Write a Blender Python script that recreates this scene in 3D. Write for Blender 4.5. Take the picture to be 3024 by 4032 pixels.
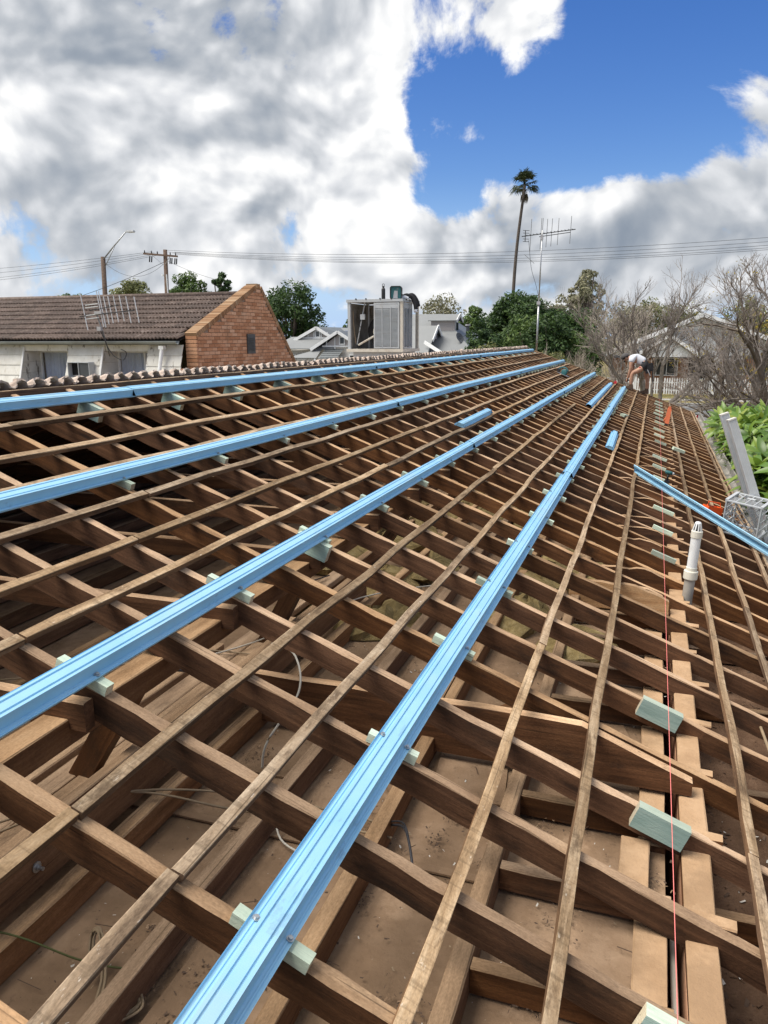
import bpy, math, random
import numpy as np
from mathutils import Vector, Matrix
R = math.radians
scene = bpy.context.scene
for o in list(bpy.data.objects):
    bpy.data.objects.remove(o)
C = scene.collection

# ------------------------------------------------------------------ camera
CAMZ = 4.6
cam_d = bpy.data.cameras.new('camera')
cam = bpy.data.objects.new('camera', cam_d)
C.objects.link(cam)
cam_d.sensor_fit = 'VERTICAL'
cam_d.sensor_height = 32.0
cam_d.sensor_width = 24.0
cam_d.lens = 32.0 * 2995.0 / 4032.0
cam_d.clip_start = 0.05
cam_d.clip_end = 4000
PIT, YAW, ROLL = R(12.885), R(19.32), R(-0.17)
_h = Vector((-math.sin(YAW), math.cos(YAW), 0))
_r = Vector((math.cos(YAW), math.sin(YAW), 0))
_u = Vector((0, 0, 1))
fw = _h * math.cos(PIT) - _u * math.sin(PIT)
up = _u * math.cos(PIT) + _h * math.sin(PIT)
rt2 = _r * math.cos(ROLL) + up * math.sin(ROLL)
up2 = -_r * math.sin(ROLL) + up * math.cos(ROLL)
cam.matrix_world = Matrix(((rt2.x, up2.x, -fw.x, 0), (rt2.y, up2.y, -fw.y, 0), (rt2.z, up2.z, -fw.z, CAMZ), (0, 0, 0, 1)))
scene.camera = cam
scene.cycles.max_bounces = 5
scene.cycles.diffuse_bounces = 3
scene.cycles.glossy_bounces = 2
scene.cycles.transmission_bounces = 2
scene.cycles.transparent_max_bounces = 6

# ------------------------------------------------------------------ sun, exposure
SUN_EL, SUN_AZ = R(60), R(238)          # azimuth measured clockwise from +Y
sun_d = bpy.data.lights.new('sun', 'SUN')
sun_d.energy = 4.0
sun_d.angle = R(38)
sun_d.color = (1.0, 0.94, 0.85)
sun = bpy.data.objects.new('sun', sun_d)
C.objects.link(sun)
sdir = Vector((math.sin(SUN_AZ) * math.cos(SUN_EL), math.cos(SUN_AZ) * math.cos(SUN_EL), math.sin(SUN_EL)))
sun.rotation_euler = (-sdir).to_track_quat('-Z', 'Y').to_euler()
sun.location = (-20, -10, 40)
vs = scene.view_settings
vs.view_transform = 'Standard'
vs.look = 'None'
vs.exposure = 0.38
vs.gamma = 1.0
vs.use_curve_mapping = False

# ------------------------------------------------------------------ world: sky with broken cloud
W = bpy.data.worlds.new('World')
scene.world = W
W.use_nodes = True
nt = W.node_tree
nt.nodes.clear()

class NT:
    """tiny helper for building node trees"""
    def __init__(s, t): s.t = t
    def n(s, typ, **kw):
        nd = s.t.nodes.new(typ)
        for k, v in kw.items(): setattr(nd, k, v)
        return nd
    def put(s, sock, v):
        if hasattr(v, 'is_output') or hasattr(v, 'links'): s.t.links.new(v, sock)
        else: sock.default_value = v
    def math(s, op, a, b=None, c=None, clamp=False):
        nd = s.n('ShaderNodeMath', operation=op, use_clamp=clamp)
        s.put(nd.inputs[0], a)
        if b is not None: s.put(nd.inputs[1], b)
        if c is not None: s.put(nd.inputs[2], c)
        return nd.outputs[0]
    def vec(s, op, a, b=None, scale=None):
        nd = s.n('ShaderNodeVectorMath', operation=op)
        s.put(nd.inputs[0], a)
        if b is not None: s.put(nd.inputs[1], b)
        if scale is not None: s.put(nd.inputs['Scale'], scale)
        return nd.outputs['Value'] if op in ('DOT_PRODUCT', 'LENGTH', 'DISTANCE') else nd.outputs['Vector']
    def comb(s, x, y, z):
        nd = s.n('ShaderNodeCombineXYZ')
        for i, v in enumerate((x, y, z)): s.put(nd.inputs[i], v)
        return nd.outputs[0]
    def sep(s, v):
        nd = s.n('ShaderNodeSeparateXYZ'); s.put(nd.inputs[0], v); return nd.outputs
    def noise(s, v, scale, detail=4, rough=0.5, lac=2.0, dist=0.0, out=0):
        nd = s.n('ShaderNodeTexNoise')
        s.put(nd.inputs['Vector'], v); s.put(nd.inputs['Scale'], scale)
        nd.inputs['Detail'].default_value = detail; nd.inputs['Roughness'].default_value = rough
        nd.inputs['Lacunarity'].default_value = lac; nd.inputs['Distortion'].default_value = dist
        return nd.outputs[out]
    def ramp(s, f, stops, interp='LINEAR'):
        nd = s.n('ShaderNodeValToRGB'); s.put(nd.inputs[0], f)
        cr = nd.color_ramp; cr.interpolation = interp
        while len(cr.elements) < len(stops): cr.elements.new(0.5)
        for e, (p, c) in zip(cr.elements, stops):
            e.position = p
            e.color = (c, c, c, 1) if not hasattr(c, '__len__') else (*c, 1)
        return nd.outputs[0]
    def mix(s, f, a, b, mode='MIX'):
        nd = s.n('ShaderNodeMix', data_type='RGBA', blend_type=mode)
        s.put(nd.inputs[0], f)
        for i, v in ((6, a), (7, b)):
            if isinstance(v, tuple) and len(v) == 3: v = (*v, 1)
            s.put(nd.inputs[i], v)
        return nd.outputs[2]
    def sstep(s, v, a, b):
        nd = s.n('ShaderNodeMapRange', interpolation_type='SMOOTHSTEP')
        s.put(nd.inputs[0], v); nd.inputs[1].default_value = a; nd.inputs[2].default_value = b
        return nd.outputs[0]
N = NT(nt)
tc = N.n('ShaderNodeTexCoord')
dirn = N.vec('NORMALIZE', tc.outputs['Generated'])
sky = N.n('ShaderNodeTexSky', sky_type='NISHITA', sun_disc=False)
sky.sun_elevation = SUN_EL
sky.sun_rotation = SUN_AZ
sky.altitude = 200
sky.air_density = 1.0
sky.dust_density = 0.6
sky.ozone_density = 2.5
# cloud layout: one row per band of elevation (sine -0.01 to 0.40), (cover, shade) across azimuth -48 to 12 degrees
SKY = [
    '5930 5930 5930 5930 5930 5930 5930 5930 5930 5930 5930 5930 5930 5930 5930 5930 5930 5930 5930 5930 5930 5930 5930 5930 5930 5930 5930 5930',
    '5930 5930 6034 6038 6041 6139 6137 6135 6233 6233 6234 4535 5635 6032 6026 6122 6127 6232 6237 6343 6348 6439 6430 6530 6630 6630 6730 6730',
    '5630 5630 6326 6941 7069 7258 7246 7239 7237 7240 7235 5426 6539 7339 7428 7423 7533 7643 7757 7869 7977 8070 8163 8358 8450 8545 8646 8747',
    '5048 5047 5636 7040 8573 8566 8454 8446 8346 8239 8026 7707 8028 8639 8840 9039 9147 9155 9251 9364 9486 9488 9579 9670 9862 9859 9960 9961',
    '5059 5058 5260 8159 8955 8955 8844 8831 8731 8741 6019 8603 8717 8727 8031 8938 9757 9763 9848 9840 9861 9856 9936 9942 9963 9974 9973 9972',
    '9554 9356 9258 9162 9058 9145 9132 9136 9140 9251 7735 9206 9210 6314 2516 2821 4531 9025 9715 9909 9922 9932 9840 9449 9460 9462 9261 9060',
    '9935 9937 9940 9945 9950 9931 9929 9942 9952 9948 9935 9916 9922 8827 3229 2724 1520 0418 0217 1516 3415 3316 3220 7924 8128 8425 8621 8916',
    '9920 9921 9927 9944 9942 9944 9947 9947 9948 9948 9934 9927 9911 7502 2905 3708 3010 0010 0011 3111 2411 2811 3811 7111 9211 9410 9210 8910',
    '8838 8434 7526 9943 9960 9953 9940 9934 9912 9950 9943 9935 9926 9407 1007 0008 0008 0008 0009 0009 4509 4909 4710 5910 6711 5312 3613 1814',
    '9950 9950 9950 9970 9983 9984 9959 9946 9953 9958 9953 9942 9929 9914 4012 3112 2512 3512 1412 1712 0313 0214 0317 0320 0224 0127 0029 0026',
    '8454 8454 8554 9160 9664 9962 9951 9940 9958 9955 9948 9939 9928 9917 6919 5726 6729 6730 4629 1128 0726 0625 0423 0221 0020 0020 0020 0020',
    '8454 8454 8454 8858 9358 9855 9952 9950 9947 9945 9940 9935 9929 9921 5520 5820 6020 6020 5620 1520 0820 0620 0420 0220 0020 0020 0020 0020',
    '8454 8454 8454 8858 9358 9855 9952 9950 9947 9945 9940 9935 9929 9922 5520 5820 6020 6020 5620 1120 0820 0620 0420 0120 0020 0020 0020 0020',
]
dx, dy, dz = N.sep(dirn)
az = N.math('ARCTAN2', dx, dy)
tu = N.n('ShaderNodeMapRange'); N.put(tu.inputs[0], az)
tu.inputs[1].default_value = R(-48); tu.inputs[2].default_value = R(12)
tu = tu.outputs[0]
tv = N.math('MULTIPLY_ADD', dz, 12 / 0.41, 0.01 * 12 / 0.41)
lay = None
for j, row in enumerate(SKY):
    cells = [(int(q[:2]) / 99, int(q[2:]) / 99) for q in row.split()]
    rmp = N.ramp(tu, [(i / 27, (cv, sh, 0.0)) for i, (cv, sh) in enumerate(cells)])
    lay = rmp if lay is None else N.mix(N.math('SUBTRACT', tv, float(j - 1), clamp=True), lay, rmp)
lay = N.mix(N.sstep(dz, 0.40, 0.62), lay, (0.80, 0.30, 0.0))          # broken cloud carries on overhead
cover, shade, _ = N.sep(lay)
st = N.vec('MULTIPLY', dirn, (1.0, 1.0, 1.12))
warp = N.noise(st, 4.0, 1, 0.5, out=1)
warp = N.vec('SCALE', N.vec('SUBTRACT', warp, (0.5, 0.5, 0.5)), scale=0.14)
st = N.vec('ADD', st, warp)
d0 = N.math('ADD', N.math('MULTIPLY', N.noise(st, 5.5, 3, 0.5), 0.60), N.math('MULTIPLY', N.noise(st, 17.0, 6, 0.62), 0.40))
lo1 = N.noise(N.vec('ADD', st, (-0.010, 0.002, 0.020)), 11.0, 3, 0.5)
lo0 = N.noise(st, 11.0, 3, 0.5)
full = N.math('ADD', N.math('MULTIPLY_ADD', d0, 1.45, -0.225), N.math('MULTIPLY_ADD', cover, 0.53, -0.25))
mask = N.sstep(full, 0.46, 0.60)
relief = N.math('MULTIPLY', N.math('SUBTRACT', lo0, lo1), 1.7)
fine = N.math('MULTIPLY', N.math('SUBTRACT', d0, 0.5), 1.3)
br = N.math('SUBTRACT', 1.0, N.math('MULTIPLY', shade, 0.70))
br = N.math('ADD', br, relief)
br = N.math('ADD', br, fine, clamp=True)
ccol = N.ramp(br, [(0.0, (0.185, 0.225, 0.285)), (0.3, (0.275, 0.31, 0.36)), (0.55, (0.41, 0.435, 0.47)), (0.78, (0.60, 0.615, 0.64)), (1.0, (0.82, 0.82, 0.815))])
# the blue itself, paler towards the horizon
elev = N.sep(dirn)[2]
hz = N.sstep(elev, 0.20, -0.02)
skyc = N.vec('SCALE', sky.outputs[0], scale=0.10)
hs = N.n('ShaderNodeHueSaturation'); hs.inputs['Saturation'].default_value = 1.35; hs.inputs['Hue'].default_value = 0.516; hs.inputs['Value'].default_value = 1.08
N.put(hs.inputs['Color'], skyc)
skyc = N.mix(N.math('MULTIPLY', hz, 0.85), hs.outputs[0], (0.34, 0.50, 0.80))
col = N.mix(mask, skyc, ccol)
bg = N.n('ShaderNodeBackground')
N.put(bg.inputs[0], col)
bg.inputs[1].default_value = 1.0
wo = N.n('ShaderNodeOutputWorld')
nt.links.new(bg.outputs[0], wo.inputs[0])

W.cycles.sampling_method = 'MANUAL'
W.cycles.sample_map_resolution = 512
# ------------------------------------------------------------------ materials
MATS = {}
def new_mat(name):
    m = bpy.data.materials.new(name)
    m.use_nodes = True
    t = m.node_tree
    t.nodes.clear()
    n = NT(t)
    out = n.n('ShaderNodeOutputMaterial')
    b = n.n('ShaderNodeBsdfPrincipled')
    t.links.new(b.outputs[0], out.inputs[0])
    MATS[name] = m
    return m, n, b
def coords(n, scale=(1, 1, 1), rand=True, kind='Object'):
    tc = n.n('ShaderNodeTexCoord')
    v = n.vec('MULTIPLY', tc.outputs[kind], scale)
    if rand:
        oi = n.n('ShaderNodeObjectInfo')
        r = n.math('MULTIPLY', oi.outputs['Random'], 37.0)
        v = n.vec('ADD', v, n.comb(r, r, n.math('MULTIPLY', r, 0.37)))
    return v
def bump(n, b, h, strength=0.3, dist=0.01):
    nd = n.n('ShaderNodeBump')
    nd.inputs['Strength'].default_value = strength
    nd.inputs['Distance'].default_value = dist
    n.put(nd.inputs['Height'], h)
    n.t.links.new(nd.outputs[0], b.inputs['Normal'])
def plain(name, col, rough=0.6, metal=0.0, var=0.12, scale=6.0, bmp=0.0, spec=0.4, dirt=None, dirt_amt=0.5, trans=0.0):
    """flat paint / plastic / metal with mottling and optional dirt"""
    m, n, b = new_mat(name)
    v = coords(n)
    f = n.noise(v, scale, 5, 0.6)
    lo = tuple(c * (1 - var) for c in col); hi = tuple(min(1, c * (1 + var)) for c in col)
    c = n.ramp(f, [(0.3, lo), (0.7, hi)])
    if dirt:
        g = n.noise(v, scale * 0.6, 7, 0.7)
        c = n.mix(n.math('MULTIPLY', n.sstep(g, 0.5, 0.72), dirt_amt), c, dirt)
    n.put(b.inputs['Base Color'], c)
    b.inputs['Metallic'].default_value = metal
    rr = n.noise(v, scale * 2, 4, 0.6)
    n.put(b.inputs['Roughness'], n.math('ADD', rough - 0.08, n.math('MULTIPLY', rr, 0.16)))
    b.inputs['Specular IOR Level'].default_value = spec
    if bmp: bump(n, b, n.noise(v, scale * 8, 5, 0.6), bmp, 0.01)
    return m
def timber(name, dark, mid, light, gx=1.5, gy=38.0, rough=0.75, stain=0.5, stain_col=(0.02, 0.015, 0.012), bmp=0.35, sp=0.25, cross=0.0, blot=2.2, xy=(3.0, 22.0), knots=False, spk=0.9):
    """sawn timber, grain running along local x"""
    m, n, b = new_mat(name)
    v = coords(n, (gx, gy, gy))
    g = n.noise(v, 1.0, 5, 0.65, dist=0.4)
    v2 = coords(n, (xy[0], xy[1], xy[1]))
    g2 = n.noise(v2, 0.6, 3, 0.6)
    f = n.math('ADD', n.math('MULTIPLY', g, 0.6), n.math('MULTIPLY', g2, 0.4))
    c = n.ramp(f, [(0.33, dark), (0.5, mid), (0.66, light)])
    bl = n.noise(coords(n, (blot, blot * 3, blot * 3)), 1.0, 5, 0.7)
    c = n.mix(n.math('MULTIPLY', n.sstep(bl, 0.50, 0.70), stain), c, stain_col)
    if cross:
        cr = n.noise(coords(n, (55.0, 4.0, 4.0)), 1.0, 3, 0.6)
        c = n.mix(n.math('MULTIPLY', n.sstep(cr, 0.5, 0.68), cross), c, tuple(q * 0.45 for q in mid))
        wp = n.noise(coords(n, (14.0, 45.0, 45.0)), 1.0, 4, 0.7)
        c = n.mix(n.math('MULTIPLY', n.sstep(wp, 0.64, 0.70), 0.55), c, (0.62, 0.55, 0.46))
    if knots:
        vo = n.n('ShaderNodeTexVoronoi'); n.put(vo.inputs['Vector'], coords(n, (1.7, 9.0, 9.0))); vo.inputs['Scale'].default_value = 1.0
        c = n.mix(n.math('MULTIPLY', n.sstep(vo.outputs['Distance'], 0.16, 0.04), 0.8), c, (0.022, 0.011, 0.007))
    sp_ = n.noise(coords(n, (90.0, 210.0, 210.0)), 1.0, 2, 0.6)
    oi = n.n('ShaderNodeObjectInfo')
    hsv = n.n('ShaderNodeHueSaturation'); n.put(hsv.inputs['Color'], c)
    r2_ = n.math('FRACT', n.math('MULTIPLY', oi.outputs['Random'], 17.3))
    n.put(hsv.inputs['Saturation'], n.math('MULTIPLY_ADD', r2_, 0.20, 0.92))
    c = hsv.outputs[0]
    ck = n.noise(coords(n, (1.1, 95.0, 95.0)), 1.0, 2, 0.5)
    c = n.mix(n.math('MULTIPLY', n.sstep(ck, 0.66, 0.71), 0.65), c, tuple(q * 0.22 for q in mid))
    vr = n.math('ADD', 0.62, n.math('MULTIPLY', oi.outputs['Random'], 0.55))
    vr = n.math('MULTIPLY', vr, n.math('MULTIPLY_ADD', sp_, spk, 1.07 - spk * 0.5))
    c = n.vec('SCALE', c, scale=vr)
    n.put(b.inputs['Base Color'], c)
    b.inputs['Roughness'].default_value = rough
    b.inputs['Specular IOR Level'].default_value = sp
    bump(n, b, n.math('ADD', f, n.math('MULTIPLY', sp_, 0.4)), bmp, 0.008)
    return m
def dusty(name, base, lo, hi, speck=(0.06, 0.04, 0.03), scale=5.0, spk=0.35, bmp=0.5, kind='Object'):
    m, n, b = new_mat(name)
    v = coords(n, kind=kind)
    f = n.noise(v, scale, 8, 0.62)
    c = n.ramp(f, [(0.3, lo), (0.5, base), (0.72, hi)])
    s = n.noise(v, scale * 11, 5, 0.7)
    c = n.mix(n.math('MULTIPLY', n.sstep(s, 0.58, 0.70), spk), c, speck)
    pt = n.noise(n.vec('ADD', v, (7.1, 3.3, 1.7)), scale * 1.7, 6, 0.72)
    c = n.mix(n.math('MULTIPLY', n.sstep(pt, 0.56, 0.66), 0.5), c, hi)
    s2 = n.noise(v, scale * 0.45, 6, 0.68)
    c = n.mix(n.math('MULTIPLY', n.sstep(s2, 0.48, 0.62), 0.55), c, tuple(q * 0.62 for q in base))
    n.put(b.inputs['Base Color'], c)
    b.inputs['Roughness'].default_value = 0.95
    b.inputs['Specular IOR Level'].default_value = 0.1
    bump(n, b, n.math('ADD', n.noise(v, scale * 8, 7, 0.7), n.math('MULTIPLY', f, 0.6)), bmp, 0.012)
    return m
def leafy(name, dark, mid, light, trans=0.25, rough=0.55):
    m, n, b = new_mat(name)
    g = n.n('ShaderNodeNewGeometry')
    oi = n.n('ShaderNodeObjectInfo')
    f = n.math('FRACT', n.math('ADD', g.outputs['Random Per Island'], oi.outputs['Random']))
    c = n.ramp(f, [(0.0, dark), (0.5, mid), (1.0, light)])
    n.put(b.inputs['Base Color'], c)
    b.inputs['Roughness'].default_value = rough
    b.inputs['Specular IOR Level'].default_value = 0.3
    tr = n.n('ShaderNodeBsdfTranslucent')
    n.put(tr.inputs[0], n.mix(0.5, c, light))
    mx = n.n('ShaderNodeMixShader'); mx.inputs[0].default_value = trans
    out = [x for x in n.t.nodes if x.type == 'OUTPUT_MATERIAL'][0]
    n.t.links.new(b.outputs[0], mx.inputs[1]); n.t.links.new(tr.outputs[0], mx.inputs[2]); n.t.links.new(mx.outputs[0], out.inputs[0])
    return m

timber('hardwood', (0.042, 0.019, 0.009), (0.096, 0.044, 0.021), (0.17, 0.083, 0.040), stain=0.65, rough=0.6, knots=True)
timber('hardwood_dust', (0.28, 0.176, 0.103), (0.425, 0.28, 0.17), (0.54, 0.375, 0.237), gx=2.0, gy=16, rough=0.92, stain=0.5, stain_col=(0.10, 0.058, 0.035), sp=0.1, bmp=0.4)
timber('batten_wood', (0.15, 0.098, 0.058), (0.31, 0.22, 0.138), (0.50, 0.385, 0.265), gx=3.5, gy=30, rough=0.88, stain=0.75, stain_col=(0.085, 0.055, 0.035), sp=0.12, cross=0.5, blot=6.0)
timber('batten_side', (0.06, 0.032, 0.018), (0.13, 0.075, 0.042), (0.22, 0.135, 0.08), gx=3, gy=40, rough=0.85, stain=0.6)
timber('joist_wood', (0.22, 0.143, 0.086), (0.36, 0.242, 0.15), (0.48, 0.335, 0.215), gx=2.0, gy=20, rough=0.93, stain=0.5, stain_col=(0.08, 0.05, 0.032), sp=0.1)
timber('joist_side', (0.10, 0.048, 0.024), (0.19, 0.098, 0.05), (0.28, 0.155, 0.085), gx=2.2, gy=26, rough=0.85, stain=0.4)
timber('new_oregon', (0.30, 0.16, 0.075), (0.43, 0.25, 0.12), (0.54, 0.35, 0.19), gx=2.0, gy=26, rough=0.8, stain=0.25)
timber('treated_pine', (0.36, 0.44, 0.36), (0.48, 0.56, 0.46), (0.57, 0.64, 0.53), gx=6, gy=60, rough=0.75, stain=0.12, stain_col=(0.35, 0.36, 0.24), spk=0.15)
timber('treated_pine_face', (0.24, 0.36, 0.33), (0.33, 0.47, 0.43), (0.42, 0.55, 0.50), gx=6, gy=70, rough=0.75, stain=0.2, stain_col=(0.16, 0.22, 0.2), spk=0.15)
timber('pine_end', (0.42, 0.36, 0.25), (0.52, 0.46, 0.34), (0.60, 0.55, 0.43), gx=40, gy=40, rough=0.85, stain=0.2)
timber('pole_wood', (0.07, 0.045, 0.034), (0.125, 0.085, 0.064), (0.19, 0.14, 0.11), gx=24, gy=24, rough=0.9, stain=0.35)
dusty('ceiling_dust', (0.25, 0.165, 0.103), (0.15, 0.098, 0.06), (0.38, 0.265, 0.175), scale=2.4)
dusty('plate_dust', (0.42, 0.275, 0.162), (0.33, 0.21, 0.12), (0.50, 0.34, 0.21), scale=5, spk=0.2)
dusty('eave_dirt', (0.135, 0.080, 0.050), (0.085, 0.05, 0.032), (0.2, 0.125, 0.08), scale=7.0, spk=0.6, bmp=0.9)
dusty('insulation', (0.30, 0.225, 0.10), (0.2, 0.15, 0.07), (0.42, 0.33, 0.17), scale=16, spk=0.1, bmp=1.0)
dusty('clay_tile', (0.50, 0.41, 0.35), (0.37, 0.295, 0.25), (0.62, 0.54, 0.475), scale=9, spk=0.5, speck=(0.10, 0.075, 0.06))
dusty('clay_broken', (0.34, 0.19, 0.13), (0.24, 0.13, 0.09), (0.46, 0.30, 0.23), scale=12, spk=0.3)
dusty('asphalt', (0.16, 0.165, 0.17), (0.12, 0.125, 0.13), (0.21, 0.215, 0.22), scale=0.8, spk=0.15, speck=(0.07, 0.07, 0.07), bmp=0.2)
dusty('concrete', (0.36, 0.35, 0.33), (0.28, 0.275, 0.26), (0.44, 0.43, 0.41), scale=1.5, spk=0.15)
dusty('dry_grass', (0.20, 0.17, 0.075), (0.10, 0.105, 0.035), (0.33, 0.26, 0.14), scale=0.5, spk=0.5, speck=(0.05, 0.06, 0.02), bmp=1.0)
# painted steel roof batten: fine embossed knurl along the length
m, n, b = new_mat('blue_steel')
v = coords(n)
f = n.noise(v, 5.0, 5, 0.6)
c = n.ramp(f, [(0.3, (0.255, 0.51, 0.715)), (0.7, (0.315, 0.57, 0.765))])
sc = n.noise(coords(n, (2.2, 26.0, 26.0)), 1.0, 7, 0.72)
c = n.mix(n.math('MULTIPLY', n.sstep(sc, 0.60, 0.70), 0.6), c, (0.14, 0.27, 0.40))
du = n.noise(v, 2.0, 6, 0.7)
c = n.mix(n.math('MULTIPLY', n.sstep(du, 0.48, 0.72), 0.30), c, (0.40, 0.45, 0.46))
sm_ = n.noise(coords(n, (6.0, 9.0, 9.0)), 1.0, 6, 0.75)
c = n.mix(n.math('MULTIPLY', n.sstep(sm_, 0.60, 0.68), 0.45), c, (0.20, 0.33, 0.45))
n.put(b.inputs['Base Color'], c)
b.inputs['Metallic'].default_value = 0.0
n.put(b.inputs['Roughness'], n.math('ADD', 0.32, n.math('MULTIPLY', f, 0.2)))
b.inputs['Specular IOR Level'].default_value = 0.5
wv = n.n('ShaderNodeTexWave', wave_type='BANDS', bands_direction='X')
tcc = n.n('ShaderNodeTexCoord')
n.put(wv.inputs['Vector'], tcc.outputs['Object']); wv.inputs['Scale'].default_value = 60.0
bump(n, b, wv.outputs['Fac'], 0.12, 0.001)

plain('galvanised', (0.42, 0.43, 0.44), 0.42, 0.85, 0.2, 9)
plain('aluminium', (0.62, 0.64, 0.66), 0.42, 0.3, 0.14, 4, dirt=(0.3, 0.3, 0.3), dirt_amt=0.4)
plain('old_gutter', (0.30, 0.285, 0.26), 0.7, 0.2, 0.3, 5, dirt=(0.10, 0.085, 0.07), dirt_amt=0.8)
plain('eave_gutter_grey', (0.25, 0.275, 0.28), 0.6, 0.1, 0.2, 2, dirt=(0.14, 0.13, 0.12))
plain('white_pvc', (0.72, 0.74, 0.75), 0.4, 0, 0.05, 10, dirt=(0.45, 0.45, 0.43), dirt_amt=0.5)
plain('cream_pvc', (0.66, 0.64, 0.56), 0.45, 0, 0.06, 10)
plain('grey_pvc', (0.33, 0.315, 0.285), 0.6, 0, 0.2, 7, dirt=(0.2, 0.19, 0.17))
plain('white_paint', (0.74, 0.75, 0.75), 0.5, 0, 0.06, 3, dirt=(0.5, 0.5, 0.47), dirt_amt=0.5)
plain('cream_paint', (0.60, 0.58, 0.54), 0.6, 0, 0.06, 2)
plain('pink_board', (0.46, 0.42, 0.40), 0.7, 0, 0.06, 2)
plain('grey_roof', (0.215, 0.225, 0.23), 0.5, 0.15, 0.06, 0.7)
plain('shaded_and_dark_grey', (0.13, 0.145, 0.155), 0.5, 0.15, 0.06, 0.7)  # darker copy paints shade onto roof slopes; also the awning's own dark grey
plain('dark_grey_metal', (0.075, 0.082, 0.09), 0.5, 0.3, 0.15, 3)
plain('pale_grey_roof', (0.68, 0.68, 0.67), 0.55, 0.1, 0.08, 0.8, dirt=(0.35, 0.34, 0.33))
plain('cooler_grey', (0.40, 0.43, 0.455), 0.5, 0.0, 0.07, 6, dirt=(0.30, 0.28, 0.25), dirt_amt=0.5)
plain('cooler_cream', (0.56, 0.53, 0.46), 0.55, 0.0, 0.1, 5, dirt=(0.28, 0.2, 0.14), dirt_amt=0.7)
plain('cooler_inside', (0.30, 0.285, 0.26), 0.8, 0.0, 0.3, 5, dirt=(0.09, 0.065, 0.05), dirt_amt=0.9)
plain('black_plastic', (0.018, 0.018, 0.02), 0.45, 0, 0.15, 8)
plain('matt_black', (0.012, 0.012, 0.013), 0.85, 0, 0.2, 8)
plain('black_cloth', (0.02, 0.02, 0.023), 0.9, 0, 0.3, 20, bmp=0.4)
plain('teal_plastic', (0.022, 0.105, 0.115), 0.5, 0, 0.1, 8)
plain('silver_plastic', (0.40, 0.40, 0.42), 0.45, 0.2, 0.1, 8)
plain('crate_grey', (0.42, 0.44, 0.455), 0.45, 0, 0.08, 8)
plain('crate_dark', (0.17, 0.175, 0.185), 0.5, 0, 0.1, 8)
plain('orange_plastic', (0.80, 0.11, 0.02), 0.45, 0, 0.08, 8)
plain('orange_tool', (0.62, 0.16, 0.07), 0.5, 0, 0.15, 9)
plain('red_paint', (0.52, 0.025, 0.045), 0.45, 0, 0.1, 8)
plain('string_red', (0.90, 0.24, 0.22), 0.8, 0, 0.05, 8)
plain('cable_tan', (0.27, 0.20, 0.125), 0.75, 0, 0.2, 9)
plain('cable_black', (0.03, 0.03, 0.036), 0.55, 0, 0.2, 9)
plain('cable_white', (0.55, 0.52, 0.45), 0.6, 0, 0.15, 9)
plain('wire_dark', (0.045, 0.047, 0.05), 0.6, 0.2, 0.1, 9)
plain('wire_mid', (0.16, 0.165, 0.17), 0.6, 0.3, 0.1, 9)
plain('curtain', (0.40, 0.45, 0.55), 0.9, 0, 0.12, 3)
plain('mortar', (0.27, 0.21, 0.165), 0.95, 0, 0.2, 20, bmp=0.5)
plain('cotton_white', (0.58, 0.60, 0.65), 0.9, 0, 0.04, 18, bmp=0.2)
plain('skin_tan', (0.42, 0.235, 0.16), 0.6, 0, 0.12, 14)
plain('hair_dark', (0.03, 0.022, 0.018), 0.8, 0, 0.2, 30)
plain('cap_grey', (0.085, 0.08, 0.08), 0.9, 0, 0.15, 30)
plain('boot_brown', (0.10, 0.065, 0.045), 0.8, 0, 0.2, 30)
plain('debris_pale', (0.55, 0.52, 0.47), 0.9, 0, 0.25, 60)
plain('debris_dark', (0.085, 0.055, 0.038), 0.95, 0, 0.3, 40)
plain('line_white', (0.62, 0.62, 0.61), 0.8, 0, 0.1, 2)
plain('car_blue', (0.035, 0.055, 0.16), 0.25, 0.3, 0.05, 2)
plain('tyre', (0.02, 0.02, 0.02), 0.9, 0, 0.1, 9)
plain('solar_panel', (0.10, 0.12, 0.20), 0.12, 0.0, 0.05, 1, spec=0.9)
plain('bark_brown', (0.125, 0.10, 0.08), 0.95, 0, 0.35, 6, bmp=0.6)
plain('bark_grey', (0.24, 0.215, 0.19), 0.95, 0, 0.3, 6, bmp=0.5)
plain('bark_pale', (0.30, 0.265, 0.215), 0.95, 0, 0.25, 6, bmp=0.5)
plain('twig_dark', (0.22, 0.19, 0.17), 0.95, 0, 0.25, 5)
plain('twig_tan', (0.42, 0.37, 0.32), 0.95, 0, 0.25, 5)
plain('palm_trunk', (0.10, 0.083, 0.072), 0.95, 0, 0.25, 3, bmp=0.5)
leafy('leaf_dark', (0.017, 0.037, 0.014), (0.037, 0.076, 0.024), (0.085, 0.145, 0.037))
leafy('leaf_mid', (0.034, 0.065, 0.017), (0.071, 0.128, 0.034), (0.153, 0.221, 0.060))
leafy('leaf_olive', (0.076, 0.093, 0.034), (0.145, 0.162, 0.060), (0.255, 0.255, 0.102))
leafy('leaf_gum', (0.14, 0.145, 0.085), (0.22, 0.22, 0.135), (0.33, 0.31, 0.20))
leafy('leaf_gold', (0.16, 0.12, 0.02), (0.30, 0.22, 0.03), (0.42, 0.33, 0.06))
leafy('leaf_rust', (0.102, 0.076, 0.034), (0.170, 0.128, 0.051), (0.255, 0.170, 0.068))
leafy('palm_green', (0.016, 0.026, 0.012), (0.030, 0.045, 0.020), (0.055, 0.072, 0.03))
leafy('palm_dead', (0.10, 0.085, 0.055), (0.15, 0.125, 0.085), (0.2, 0.17, 0.12))
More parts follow.
